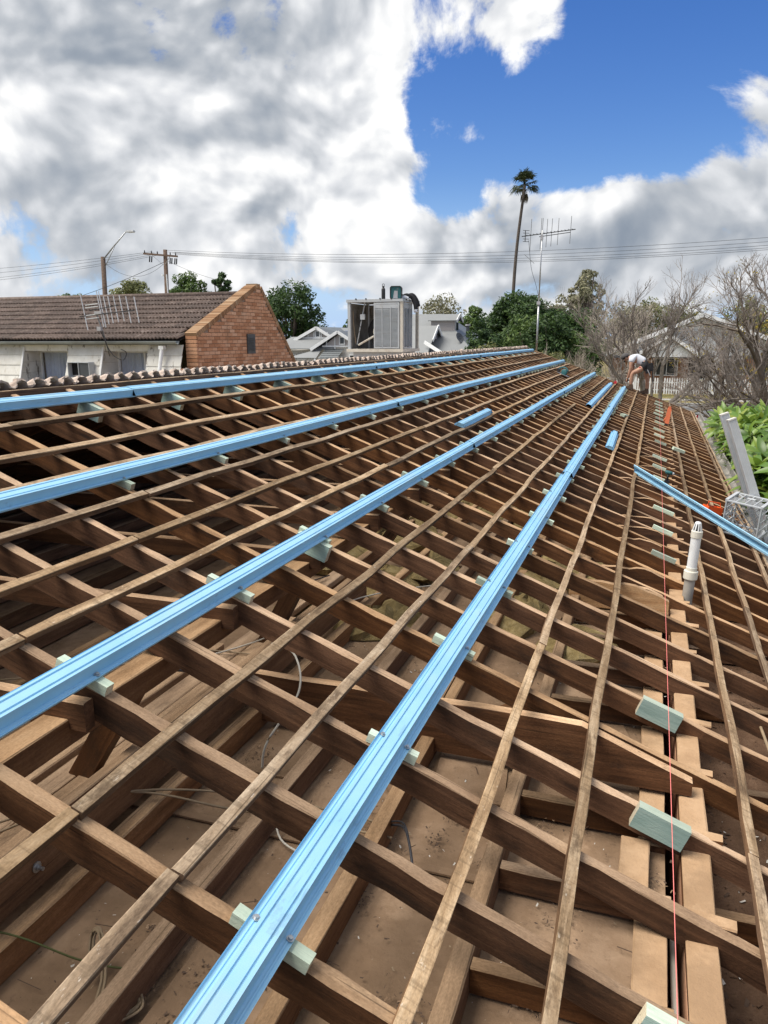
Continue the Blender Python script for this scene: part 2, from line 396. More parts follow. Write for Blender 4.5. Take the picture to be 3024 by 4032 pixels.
# broad leaf with a pale midrib
m, n, b = new_mat('big_leaf')
tc = n.n('ShaderNodeTexCoord'); oi = n.n('ShaderNodeObjectInfo'); g = n.n('ShaderNodeNewGeometry')
rnd = n.math('FRACT', n.math('ADD', g.outputs['Random Per Island'], oi.outputs['Random']))
c = n.ramp(rnd, [(0.0, (0.055, 0.115, 0.018)), (0.45, (0.105, 0.20, 0.028)), (0.8, (0.18, 0.28, 0.04)), (1.0, (0.27, 0.32, 0.06))])
n.put(b.inputs['Base Color'], c)
b.inputs['Roughness'].default_value = 0.38
tr = n.n('ShaderNodeBsdfTranslucent'); n.put(tr.inputs[0], n.mix(0.5, c, (0.3, 0.42, 0.06)))
mx = n.n('ShaderNodeMixShader'); mx.inputs[0].default_value = 0.28
out = [x for x in n.t.nodes if x.type == 'OUTPUT_MATERIAL'][0]
n.t.links.new(b.outputs[0], mx.inputs[1]); n.t.links.new(tr.outputs[0], mx.inputs[2]); n.t.links.new(mx.outputs[0], out.inputs[0])
# opaque glass; the unlit interior is painted in as a dark base colour
m, n, b = new_mat('glass')
n.put(b.inputs['Base Color'], (0.05, 0.06, 0.07, 1)); b.inputs['Roughness'].default_value = 0.05; b.inputs['Specular IOR Level'].default_value = 0.6
# clear pane
m, n, b = new_mat('pane_clear')
b.inputs['Base Color'].default_value = (0.9, 0.93, 0.95, 1); b.inputs['Roughness'].default_value = 0.04
b.inputs['Alpha'].default_value = 0.10
# brick: each brick its own tone
m, n, b = new_mat('brick')
oi = n.n('ShaderNodeObjectInfo'); g = n.n('ShaderNodeNewGeometry')
rnd = n.math('FRACT', n.math('ADD', g.outputs['Random Per Island'], oi.outputs['Random']))
c = n.ramp(rnd, [(0.0, (0.38, 0.19, 0.105)), (0.4, (0.48, 0.26, 0.155)), (0.8, (0.54, 0.315, 0.20)), (1.0, (0.60, 0.39, 0.27))])
v = coords(n)
s = n.noise(v, 28, 6, 0.7)
c = n.mix(n.math('MULTIPLY', n.sstep(s, 0.5, 0.7), 0.45), c, (0.17, 0.10, 0.07))
tcw = n.n('ShaderNodeNewGeometry')
s2 = n.noise(n.vec('MULTIPLY', tcw.outputs['Position'], (2.0, 2.0, 0.8)), 1.0, 6, 0.65)
c = n.mix(n.math('MULTIPLY', n.sstep(s2, 0.5, 0.7), 0.35), c, (0.16, 0.12, 0.08))
n.put(b.inputs['Base Color'], c); b.inputs['Roughness'].default_value = 0.92; b.inputs['Specular IOR Level'].default_value = 0.15
bump(n, b, s, 0.4, 0.006)
m2 = m.copy(); m2.name = 'brick_mossy'; MATS['brick_mossy'] = m2
for nd in m2.node_tree.nodes:
    if nd.type == 'VALTORGB':
        for e in nd.color_ramp.elements: e.color = tuple(q * f_ for q, f_ in zip(e.color[:3], (0.60, 0.66, 0.62))) + (1,)
# dark concrete roof tile with worn pale crowns
m, n, b = new_mat('roof_tile_dark')
v = coords(n)
oi = n.n('ShaderNodeObjectInfo')
f = n.noise(v, 9, 7, 0.65)
c = n.ramp(f, [(0.3, (0.055, 0.036, 0.027)), (0.55, (0.125, 0.088, 0.07)), (0.75, (0.25, 0.20, 0.17))])
c = n.vec('SCALE', c, scale=n.math('ADD', 0.75, n.math('MULTIPLY', oi.outputs['Random'], 0.5)))
n.put(b.inputs['Base Color'], c); b.inputs['Roughness'].default_value = 0.72; bump(n, b, f, 0.3, 0.006)
# old fibro cladding with black mould creeping up from the lower edges
m, n, b = new_mat('fibro')
v = coords(n)
f = n.noise(v, 3.0, 6, 0.6)
c = n.ramp(f, [(0.3, (0.56, 0.545, 0.49)), (0.7, (0.72, 0.715, 0.68))])
gm = n.n('ShaderNodeNewGeometry')
pz = n.vec('MULTIPLY', gm.outputs['Position'], (5.0, 5.0, 1.5))
st = n.noise(pz, 1.0, 8, 0.75)
c = n.mix(n.math('MULTIPLY', n.sstep(st, 0.56, 0.64), 0.85), c, (0.13, 0.11, 0.085))
st2 = n.noise(n.vec('MULTIPLY', gm.outputs['Position'], (14.0, 14.0, 2.5)), 1.0, 6, 0.7)
c = n.mix(n.math('MULTIPLY', n.sstep(st2, 0.55, 0.75), 0.4), c, (0.36, 0.28, 0.17))
n.put(b.inputs['Base Color'], c); b.inputs['Roughness'].default_value = 0.85

# ------------------------------------------------------------------ mesh helpers
rng = random.Random(11)
class MB:
    def __init__(s): s.v = []; s.f = []; s.m = []; s.mats = []
    def mi(s, mat):
        if mat not in s.mats: s.mats.append(mat)
        return s.mats.index(mat)
    def face(s, idx, mat): s.f.append(tuple(idx)); s.m.append(s.mi(mat))
    def box(s, c, size, mat, M=None, top=None, taper=(1, 1)):
        hx, hy, hz = (q / 2 for q in size)
        b0 = len(s.v)
        for sz in (-1, 1):
            t = taper if sz > 0 else (1, 1)
            for sx, sy in ((-1, -1), (1, -1), (1, 1), (-1, 1)):
                p = Vector((sx * hx * t[0], sy * hy * t[1], sz * hz))
                if M is not None: p = M @ p
                s.v.append(tuple(p + Vector(c)))
        for q, mm in (((0, 3, 2, 1), mat), ((4, 5, 6, 7), top or mat), ((0, 1, 5, 4), mat), ((1, 2, 6, 5), mat), ((2, 3, 7, 6), mat), ((3, 0, 4, 7), mat)):
            s.face([b0 + i for i in q], mm)
        return s
    def bar(s, a, b, w, h, mat, upv=(0, 0, 1)):
        a = Vector(a); b = Vector(b); x = (b - a).normalized(); u0 = Vector(upv)
        if abs(x.dot(u0)) > 0.98: u0 = Vector((0, 1, 0))
        y = u0.cross(x).normalized(); z = x.cross(y)
        M = Matrix((x, y, z)).transposed()
        return s.box((a + b) / 2, ((b - a).length, w, h), mat, M)
    def tube(s, pts, rad, mat, n=6, caps=True):
        pts = [Vector(p) for p in pts]
        if not hasattr(rad, '__len__'): rad = [rad] * len(pts)
        ref = Vector((0.13, 0.21, 0.97)); rings = []
        for i, p in enumerate(pts):
            d = (pts[min(i + 1, len(pts) - 1)] - pts[max(i - 1, 0)])
            d = d.normalized() if d.length > 1e-9 else Vector((0, 0, 1))
            r0 = ref if abs(d.dot(ref)) < 0.95 else Vector((1, 0, 0))
            x = d.cross(r0).normalized(); y = d.cross(x)
            b0 = len(s.v)
            for k in range(n):
                a = 2 * math.pi * k / n
                s.v.append(tuple(p + (x * math.cos(a) + y * math.sin(a)) * rad[i]))
            rings.append(b0)
        for i in range(len(pts) - 1):
            for k in range(n):
                s.face((rings[i] + k, rings[i] + (k + 1) % n, rings[i + 1] + (k + 1) % n, rings[i + 1] + k), mat)
        if caps:
            s.face([rings[0] + k for k in range(n)][::-1], mat)
            s.face([rings[-1] + k for k in range(n)], mat)
        return s
    def lathe(s, prof, mat, n=16, c=(0, 0, 0)):
        c = Vector(c); rings = []
        for r, z in prof:
            b0 = len(s.v); rings.append(b0)
            for k in range(n):
                a = 2 * math.pi * k / n
                s.v.append(tuple(c + Vector((r * math.cos(a), r * math.sin(a), z))))
        for i in range(len(prof) - 1):
            for k in range(n):
                s.face((rings[i] + k, rings[i] + (k + 1) % n, rings[i + 1] + (k + 1) % n, rings[i + 1] + k), mat)
        s.face([rings[0] + k for k in range(n)][::-1], mat)
        s.face([rings[-1] + k for k in range(n)], mat)
        return s
    def sweep(s, sec, xs, mat, closed=False, cap=True, mats=None, off=None):
        """2-D section (y,z) swept along local x"""
        rings = []
        for j, x in enumerate(xs):
            b0 = len(s.v); rings.append(b0)
            oy, oz = off[j] if off else (0, 0)
            for (y, z) in sec: s.v.append((x, y + oy, z + oz))
        k = len(sec)
        for i in range(len(xs) - 1):
            for q in range(k if closed else k - 1):
                mm = mats[q] if mats else mat
                s.face((rings[i] + q, rings[i + 1] + q, rings[i + 1] + (q + 1) % k, rings[i] + (q + 1) % k), mm)
        if closed and cap:
            s.face([rings[0] + q for q in range(k)], mat); s.face([rings[-1] + q for q in range(k)][::-1], mat)
        return s
    def extr(s, poly, axis, a, b, mat):
        """polygon in the two other axes extruded along axis from a to b"""
        def P(u, w, t):
            return {'x': (t, u, w), 'y': (u, t, w), 'z': (u, w, t)}[axis]
        b0 = len(s.v); k = len(poly)
        for t in (a, b):
            for (u, w) in poly: s.v.append(P(u, w, t))
        s.face([b0 + i for i in range(k)], mat); s.face([b0 + k + i for i in range(k)][::-1], mat)
        for i in range(k): s.face((b0 + i, b0 + (i + 1) % k, b0 + k + (i + 1) % k, b0 + k + i), mat)
        return s
    def quad(s, a, b, c, d, mat):
        b0 = len(s.v); s.v += [tuple(a), tuple(b), tuple(c), tuple(d)]; s.face((b0, b0 + 1, b0 + 2, b0 + 3), mat); return s
    def mesh(s, name, smooth=False):
        me = bpy.data.meshes.new(name)
        me.from_pydata(s.v, [], s.f)
        for m in s.mats: me.materials.append(MATS[m])
        me.polygons.foreach_set('material_index', s.m)
        if smooth: me.polygons.foreach_set('use_smooth', [True] * len(s.f))
        me.update()
        return me
    def build(s, name, parent=None, M=None, smooth=False):
        return obj(name, s.mesh(name, smooth), parent, M)

def wm(o):
    return wm(o.parent) @ o.matrix_basis if o.parent else o.matrix_basis.copy()
def obj(name, me, parent=None, M=None):
    """links a mesh object; M is its world matrix (identity when the mesh is in world coordinates)"""
    o = bpy.data.objects.new(name, me)
    C.objects.link(o)
    M = M if M is not None else Matrix.Identity(4)
    if parent is not None:
        o.parent = parent
        o.matrix_basis = wm(parent).inverted() @ M
    else:
        o.matrix_basis = M
    return o
def thing(name, loc, label, cat, group=None):
    o = bpy.data.objects.new(name, None)
    C.objects.link(o)
    o.empty_display_size = 0.1
    o.location = loc
    return tag(o, label, cat, group)
def tag(o, label=None, cat=None, group=None, kind=None):
    if label: o['label'] = label
    if cat: o['category'] = cat
    if group: o['group'] = group
    if kind: o['kind'] = kind
    return o
def T(x, y=None, z=None):
    return Matrix.Translation((x, y, z) if y is not None else x)
def frame(x, y, z, p):
    return Matrix(((x[0], y[0], z[0], p[0]), (x[1], y[1], z[1], p[1]), (x[2], y[2], z[2], p[2]), (0, 0, 0, 1)))
def along(a, b, upv=(0, 0, 1)):
    a = Vector(a); b = Vector(b); x = (b - a).normalized(); u0 = Vector(upv)
    if abs(x.dot(u0)) > 0.98: u0 = Vector((0, 1, 0))
    y = u0.cross(x).normalized(); z = x.cross(y)
    return frame(x, y, z, a), (b - a).length
def beam_mesh(L, w, h, side='hardwood', top='hardwood_dust', segs=10, jit=0.0025, wav=0.0, z_top=0.0, seed=0, ch=0.004, sway=0.0):
    """sawn timber: x 0..L, y +-w/2, z from z_top-h to z_top; top face dusty"""
    r = random.Random(seed)
    b = MB(); rings = []
    wy = [r.uniform(-wav, wav) for _ in range(segs + 1)]; wz = [r.uniform(-wav, wav) * 0.6 for _ in range(segs + 1)]
    if sway:                                                    # long gentle waves, as in an old batten over uneven rafters
        for q in range(3):
            wl, ph, pz = r.uniform(0.9, 3.2), r.uniform(0, 6.28), r.uniform(0, 6.28)
            for i in range(segs + 1):
                x = L * i / segs
                wy[i] += sway * 0.6 * math.sin(6.283 * x / wl + ph); wz[i] += sway * 0.45 * (1 + math.sin(6.283 * x / wl + pz)) * 0.5
    for i in range(segs + 1):
        x = L * i / segs
        if 0 < i < segs: x += r.uniform(-0.2, 0.2) * L / segs
        j = lambda: r.uniform(-jit, jit)
        hw = w / 2
        sec = [(-hw + j(), z_top - h + j()), (hw + j(), z_top - h + j()), (hw + j(), z_top - ch + j()), (hw - ch + j() * .5, z_top + j() * .5), (-hw + ch + j() * .5, z_top + j() * .5), (-hw + j(), z_top - ch + j())]
        rings.append(len(b.v))
        for y, z in sec: b.v.append((x, y + wy[i], z + wz[i]))
    mats = [side, side, top, top, top, side]
    for i in range(segs):
        for q in range(6):
            b.face((rings[i] + q, rings[i + 1] + q, rings[i + 1] + (q + 1) % 6, rings[i] + (q + 1) % 6), mats[q])
    b.face([rings[0] + q for q in range(6)], side); b.face([rings[-1] + q for q in range(6)][::-1], side)
    return b.mesh('beam')
def catmull(pts, k=6):
    pts = [Vector(p) for p in pts]; out = []
    P = [pts[0]] + pts + [pts[-1]]
    for i in range(1, len(P) - 2):
        for j in range(k):
            t = j / k
            a, b_, c, d = P[i - 1], P[i], P[i + 1], P[i + 2]
            out.append(0.5 * ((2 * b_) + (c - a) * t + (2 * a - 5 * b_ + 4 * c - d) * t * t + (-a + 3 * b_ - 3 * c + d) * t ** 3))
    out.append(pts[-1]); return out
# ------------------------------------------------------------------ the roof being rebuilt
AL = R(20.65); SA, CA = math.sin(AL), math.cos(AL)
H = 1.53                                    # camera height above the rafter tops, square to the slope
DV = Vector((CA, 0, -SA)); NN = Vector((SA, 0, CA)); YY = Vector((0, 1, 0))
def RP(u, v, h=0.0):
    """point on the slope: u along the ridge, v down the slope, h above the rafter tops"""
    return Vector((CA * v - SA * (H - h), u, CAMZ - SA * v - CA * (H - h)))
def MR(u, v, h=0.0): return frame(DV, YY, NN, RP(u, v, h))          # local x runs down the slope
def MU(u, v, h=0.0): return frame(YY, -DV, NN, RP(u, v, h))         # local x runs along the ridge
def UK(k): return 1.755 + 0.4395 * k
U_END = UK(48)
V_RIDGE, V_EAVE = -3.18, 1.74
XR = RP(0, -3.2).x; ZR = RP(0, -3.2).z
CEIL = 2.775

roof = thing('roof_frame', RP(0, 0), 'stripped timber roof frame of dark brown rafters crossed by old tan battens', 'roof frame')
# rafters
raf_meshes = [beam_mesh(V_EAVE - V_RIDGE, 0.043, 0.100, segs=44, jit=0.0036, wav=0.002, seed=100 + i) for i in range(8)]
for k in range(-9, 49):
    vv = V_RIDGE
    M = MR(UK(k) + rng.uniform(-0.006, 0.006), vv, rng.uniform(-0.004, 0.002))
    obj('rafter', raf_meshes[k % 8], roof, M)
# battens: (v, start u, end u)
runs = [(-2.77, -2, 22.85), (-2.46, -2, 22.85), (-2.20, -2, 22.85), (-1.91, -2, 22.85), (-1.63, -2, 22.85), (-1.39, -2, 22.85),
        (-0.79, -2, 13.75), (-0.815, 15.3, 22.85), (-0.485, -2, 22.85), (0.12, -2, 22.85), (0.43, -2, 22.85), (1.05, -2, 22.85), (1.355, -2, 22.85), (1.665, -2, 22.85)]
for bi, (v, a, e) in enumerate(runs):
    u = a; j = 0
    while u < e - 0.05:
        k = round((u + rng.uniform(3.2, 5.4) - 1.755) / 0.4395)
        u2 = min(UK(k), e)
        if e - u2 < 1.0: u2 = e
        L = u2 - u - 0.006
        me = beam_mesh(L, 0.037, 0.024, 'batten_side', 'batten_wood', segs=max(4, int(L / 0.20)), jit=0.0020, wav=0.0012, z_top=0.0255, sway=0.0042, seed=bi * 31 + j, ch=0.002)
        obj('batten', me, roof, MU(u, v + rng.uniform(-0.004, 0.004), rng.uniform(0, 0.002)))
        u = u2; j += 1
# ridge board
me = beam_mesh(U_END + 3.2, 0.03, 0.17, 'hardwood', 'batten_wood', segs=60, jit=0.002, wav=0.003, seed=5)
obj('ridge_board', me, roof, frame(YY, Vector((-1, 0, 0)), Vector((0, 0, 1)), (XR + 0.0, -3.0, ZR + 0.012)))
# rafters of the far slope (their upper ends show inside the dark roof space)
fd = Vector((-CA, 0, -SA)); fn = Vector((-SA, 0, CA))
for k in range(-9, 49, 1):
    obj('far_rafter', raf_meshes[(k + 3) % 8], roof, frame(fd, -YY, fn, (XR - 0.03, UK(k) + 0.06, ZR)))
# under-purlin with struts
me = beam_mesh(24.5, 0.10, 0.085, 'joist_side', 'hardwood_dust', segs=60, jit=0.003, wav=0.004, seed=7)
obj('under_purlin', me, roof, frame(YY, Vector((-1, 0, 0)), Vector((0, 0, 1)), RP(-2, -1.16, -0.118)))
for (u, dx) in ((2.12, -0.36), (3.55, -0.3), (5.6, -0.34), (8.2, -0.34), (11.0, -0.34), (14, -0.34), (17, -0.34)):
    a = RP(u, -1.15, -0.19); b2 = Vector((a.x + dx, u + 0.1, 2.90))
    M, L = along(b2, a, (0, 1, 0))
    obj('strut', beam_mesh(L, 0.09, 0.07, 'hardwood', 'hardwood', segs=4, jit=0.002, seed=int(u * 10)), roof, M)
# collar ties
for i, k in enumerate(range(-6, 47, 2)):
    z = RP(0, -1.10).z - 0.03
    L = 3.7
    obj('collar_tie', beam_mesh(L, 0.042, 0.095, 'hardwood', 'hardwood_dust', segs=8, jit=0.002, wav=0.003, seed=300 + i % 5), roof,
        frame(Vector((-1, 0, 0)), Vector((0, -1, 0)), Vector((0, 0, 1)), (RP(0, -1.085).x, UK(k) - 0.047, z)))
# hanging beam with a bolt, walking planks on the joists
obj('hanging_beam', beam_mesh(7.0, 0.045, 0.20, 'joist_side', 'joist_wood', segs=14, jit=0.002, wav=0.003, seed=41), roof,
    frame(YY, Vector((-1, 0, 0)), Vector((0, 0, 1)), (-1.765, -2.4, 3.085)))
b = MB(); b.lathe([(0.018, 0), (0.018, 0.004), (0.010, 0.005), (0.010, 0.012), (0.006, 0.012), (0.006, 0.028)], 'galvanised', 10)
obj('bolt', b.mesh('bolt'), roof, frame(Vector((0, 1, 0)), Vector((0, 0, 1)), Vector((1, 0, 0)), (-1.742, 1.62, 2.965)))
for i, (x, w, u0, L, dz) in enumerate(((-1.895, 0.085, -2, 6.8, 0.0), (-1.99, 0.09, -2.2, 6.2, 0.006), (-2.10, 0.10, -2.0, 7.0, 0.0), (-2.25, 0.12, -1.5, 5.0, 0.004))):
    obj('plank', beam_mesh(L, w, 0.035, 'joist_wood', 'joist_wood', segs=10, jit=0.002, wav=0.002, seed=50 + i), roof,
        frame(YY, Vector((-1, 0, 0)), Vector((0, 0, 1)), (x, u0, 2.915 + dz)))
# ceiling joists along the house
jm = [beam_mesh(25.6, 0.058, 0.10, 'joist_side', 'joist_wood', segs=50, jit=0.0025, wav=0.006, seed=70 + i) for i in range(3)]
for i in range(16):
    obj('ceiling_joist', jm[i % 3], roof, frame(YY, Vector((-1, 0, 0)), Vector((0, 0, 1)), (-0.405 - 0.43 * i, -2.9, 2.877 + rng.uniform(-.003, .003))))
# jack joists from the last ceiling joist to the wall plate
jk = [beam_mesh(0.54, 0.045, 0.085, 'hardwood', 'joist_wood', segs=5, jit=0.002, seed=90 + i) for i in range(3)]
jx = beam_mesh(0.80, 0.045, 0.085, 'hardwood', 'joist_wood', segs=5, jit=0.002, seed=97)
for k in range(-7, 48):
    if k == 3: continue
    obj('jack_joist', jk[k % 3], roof, frame(Vector((1, 0, 0)), YY, Vector((0, 0, 1)), (-0.372, UK(k) + 0.05, 2.868)))
    if k % 2 == 0:
        obj('soffit_bearer', jx, roof, frame(Vector((1, 0, 0)), YY, Vector((0, 0, 1)), (0.28, UK(k) + 0.06, 2.52)))
# deep strutting beam cut down to the rafter line, and a paler repair piece further along
def wedge(name, u, x0, x1, zb, zt, mat, top, th=0.05, xk=-0.22):
    b = MB()
    r = random.Random(int(u * 100))
    prof = [(x0, zt)]
    nseg = 9
    for i in range(1, nseg):
        x = x0 + (x1 - x0) * i / nseg
        lim = CAMZ - H / CA - (x) * math.tan(AL) + 0.006
        prof.append((x, min(zt, lim) + r.uniform(-0.008, 0.004)))
    lim = CAMZ - H / CA - x1 * math.tan(AL)
    prof.append((x1, min(zt, lim)))
    bot = [(x1, zb), (x0, zb)]
    for yy in (-th / 2, th / 2):
        for (x, z) in prof + bot: b.v.append((x, u + yy + r.uniform(-.002, .002), z))
    kk = len(prof) + 2
    b.face(range(kk), mat); b.face([kk + i for i in range(kk)][::-1], mat)
    for i in range(kk):
        b.face((i, (i + 1) % kk, kk + (i + 1) % kk, kk + i), top if i < len(prof) - 1 else mat)
    return b.build(name, roof)
wedge('strutting_beam', 2.985, -1.72, 0.26, 2.81, 3.05, 'hardwood', 'hardwood_dust')
wedge('repair_beam', 5.15, -0.45, 0.20, 2.80, 2.98, 'new_oregon', 'plate_dust', 0.045)
wedge('strutting_beam', 9.1, -1.72, 0.24, 2.81, 3.02, 'hardwood', 'hardwood_dust')
for i, k in enumerate((8, 9, 11, 12, 13, 15, 17, 18, 20, 22, 24, 26)):
    wedge('tail_block', UK(k) - 0.075, -0.30 + 0.03 * (i % 3), 0.16 + 0.02 * (i % 2), 2.80, 2.955, 'hardwood', 'plate_dust', 0.042)
# wall plates either side of the cavity
for i, (u0, L) in enumerate(((-2.8, 4.05), (1.262, 3.6), (4.87, 5.2), (10.08, 6.1), (16.2, 6.5))):
    obj('wall_plate', beam_mesh(L, 0.095, 0.045, 'hardwood', 'plate_dust', segs=12, jit=0.002, wav=0.002, seed=120 + i), roof,
        frame(YY, Vector((-1, 0, 0)), Vector((0, 0, 1)), (0.262, u0, 2.802)))
for i, (u0, L) in enumerate(((-2.8, 5.1), (2.62, 2.3), (5.3, 7.5), (13, 9.7))):
    obj('wall_plate', beam_mesh(L, 0.10, 0.035, 'hardwood', 'plate_dust', segs=12, jit=0.002, wav=0.002, seed=130 + i), roof,
        frame(YY, Vector((-1, 0, 0)), Vector((0, 0, 1)), (0.112, u0, 2.79)))
obj('plate_offcut', beam_mesh(0.36, 0.10, 0.03, 'hardwood', 'plate_dust', segs=3, seed=140), roof, frame(YY, Vector((-1, 0, 0)), Vector((0, 0, 1)), (0.055, 2.24, 2.822)))
# rotted packing at each rafter foot on the plate
ft = [beam_mesh(0.20, 0.05, 0.05, 'hardwood', 'plate_dust', segs=3, jit=0.004, seed=150 + i) for i in range(3)]
for k in range(-5, 46):
    obj('plate_packing', ft[k % 3], roof, frame(Vector((1, -0.05, 0)).normalized(), Vector((0.05, 1, 0)).normalized(), Vector((0, 0, 1)), (0.155 + rng.uniform(-.02, .03), UK(k) + 0.042, 2.846)))
# fascia at the eave, barge board at the gable
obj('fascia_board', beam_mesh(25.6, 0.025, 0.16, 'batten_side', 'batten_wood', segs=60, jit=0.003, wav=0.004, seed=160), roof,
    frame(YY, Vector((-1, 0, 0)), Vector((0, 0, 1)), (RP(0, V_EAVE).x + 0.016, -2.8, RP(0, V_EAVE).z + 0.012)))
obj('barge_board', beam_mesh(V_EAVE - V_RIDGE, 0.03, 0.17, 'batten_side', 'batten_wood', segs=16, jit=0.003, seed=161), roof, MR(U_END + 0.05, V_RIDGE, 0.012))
# nails left in the battens near the camera
b = MB()
for v in (0.12, 0.43, -0.485, -0.79, 1.05):
    for k in range(-2, 6):
        p = RP(UK(k) + rng.uniform(-.01, .01), v + rng.uniform(-.008, .008), 0.0245)
        b.lathe([(0.0035, 0), (0.0035, 0.003)], 'matt_black', 6, p)
tag(b.build('nail_heads', roof), kind='stuff')

# ceiling lining and what lies on it
b = MB()
b.box((-3.6, 10.0, CEIL - 0.02), (7.52, 26.0, 0.02), 'ceiling_dust')
ceil = tag(b.build('ceiling'), kind='structure')
b = MB(); b.box((0.72, 10.0, 2.41), (0.82, 26.0, 0.02), 'eave_dirt')
tag(b.build('eave_soffit'), kind='structure')
sheets = [(-0.62, 2.9, 0.30, 0.42, 0.12), (-1.05, 1.3, 0.30, 0.9, 0.0), (-0.63, 0.9, 0.30, 0.8, 0.02), (-1.47, 3.2, 0.30, 1.2, 0.03), (-0.10, 1.2, 0.42, 0.5, -0.02), (-0.12, 3.35, 0.30, 0.30, 0.3), (-0.64, 4.4, 0.3, 1.1, -0.04), (-1.06, 3.7, 0.28, 1.3, 0.02)]
for (x, y, w, l, a) in sheets:
    b = MB(); b.box((0, 0, 0), (w, l, 0.008), 'ceiling_dust')
    obj('sheet', b.mesh('sheet'), ceil, T(x, y, CEIL - 0.006 + 0.004) @ Matrix.Rotation(a, 4, 'Z'))
for i in range(9):
    b = MB(); b.box((0, 0, 0), (1.9, 0.035, 0.008), 'ceiling_dust')
    obj('cover_strip', b.mesh('cover_strip'), ceil, T(-0.95 - 0.02 * (i % 3), 1.05 + 1.2 * i, CEIL + 0.002) @ Matrix.Rotation(0.01 * (i % 2), 4, 'Z'))
r2 = random.Random(77)
b = MB()
def flake(b, p, s, mat, r):
    a = r.uniform(0, 6.28); t = r.uniform(-.5, .5)
    x = Vector((math.cos(a), math.sin(a), t)) * s; y = Vector((-math.sin(a), math.cos(a), r.uniform(-.5, .5))) * s * r.uniform(.15, .7)
    p = Vector(p) + Vector((0, 0, s * 0.3)); b.quad(p - x - y, p + x - y * .6, p + x * .8 + y, p - x * .7 + y * .8, mat)
for _ in range(5200):
    y = 0.6 + 9 * r2.random() ** 1.7; x = r2.uniform(-2.4, 0.18)
    flake(b, (x, y, CEIL + 0.004), r2.choice((0.002, 0.003, 0.004, 0.006)), r2.choice(('debris_dark', 'debris_dark', 'debris_dark', 'cable_tan', 'debris_pale')), r2)
for _ in range(130):                                             # little heaps of fluff and leaf litter
    cx, cy = r2.uniform(-2.2, 0.15), 0.7 + 6 * r2.random() ** 1.5; sd = r2.uniform(0.015, 0.05)
    for _ in range(60):
        flake(b, (cx + r2.gauss(0, sd), cy + r2.gauss(0, sd), CEIL + 0.004 + abs(r2.gauss(0, .004))), r2.uniform(0.002, 0.007), r2.choice(('debris_dark', 'debris_dark', 'ceiling_dust')), r2)
for _ in range(2200):
    y = 1.2 + 10 * r2.random() ** 1.6; x = r2.uniform(0.32, 1.08)
    flake(b, (x, y, 2.422), r2.choice((0.004, 0.006, 0.01, 0.014)), r2.choice(('debris_dark', 'debris_dark', 'eave_dirt', 'eave_dirt', 'debris_pale') if r2.random() < .35 else ('debris_dark', 'eave_dirt')), r2)
for _ in range(110):
    x0 = Vector((r2.uniform(-2.2, 1.0), 0.8 + 5 * r2.random() ** 1.4, 0)); x0.z = CEIL + 0.008 if x0.x < 0.17 else 2.427
    a = r2.uniform(0, 6.28); L = r2.uniform(0.02, 0.09)
    b.tube([x0, x0 + Vector((math.cos(a) * L, math.sin(a) * L, r2.uniform(0, .01)))], 0.0016, 'debris_dark', 4)
tag(b.build('ceiling_litter'), 'dark leaf litter, twigs and pale chips scattered over the dusty ceiling', 'litter', kind='stuff')
# matted old insulation
ins = MB()
for _ in range(46):
    c = Vector((r2.uniform(-2.6, -0.2), r2.uniform(4.2, 9.0), CEIL)); s = r2.uniform(0.12, 0.3)
    nseg = 9; rings = []
    for rr, zz in ((1.0, 0.0), (0.85, 0.06), (0.45, 0.10), (0.05, 0.11)):
        b0 = len(ins.v); rings.append(b0)
        for q in range(nseg):
            a = 6.283 * q / nseg; k2 = rr * s * r2.uniform(.75, 1.2)
            ins.v.append((c.x + math.cos(a) * k2, c.y + 1.5 * math.sin(a) * k2, c.z + zz * r2.uniform(.6, 1.2)))
    for i in range(3):
        for q in range(nseg): ins.face((rings[i] + q, rings[i] + (q + 1) % nseg, rings[i + 1] + (q + 1) % nseg, rings[i + 1] + q), 'insulation')
    ins.face([rings[3] + q for q in range(nseg)], 'insulation')
tag(ins.build('insulation'), 'yellow-brown matted insulation lying in lumps between the ceiling joists', 'insulation', kind='stuff')

# walls under the roof
hw = thing('house_wall', (-3.5, 10, 0), 'red brick house walls carrying the stripped roof', 'wall')
for nm, c, s in (('outer_leaf', (0.262, 10, 1.375), (0.095, 25.8, 2.75)), ('inner_leaf', (0.112, 10, 1.372), (0.10, 25.8, 2.745)), ('far_leaf', (-7.4, 10, 1.375), (0.2, 25.8, 2.75)),):
    b = MB(); b.box((0, 0, 0), s, 'brick'); obj(nm, b.mesh(nm), hw, T(c))
b = MB(); b.extr([(0.2, 0.0), (-7.3, 0.0), (-7.3, 2.72), (XR, ZR - 0.14), (0.2, 2.72)], 'y', U_END - 0.16, U_END - 0.06, 'brick'); b.build('gable_leaf', hw)

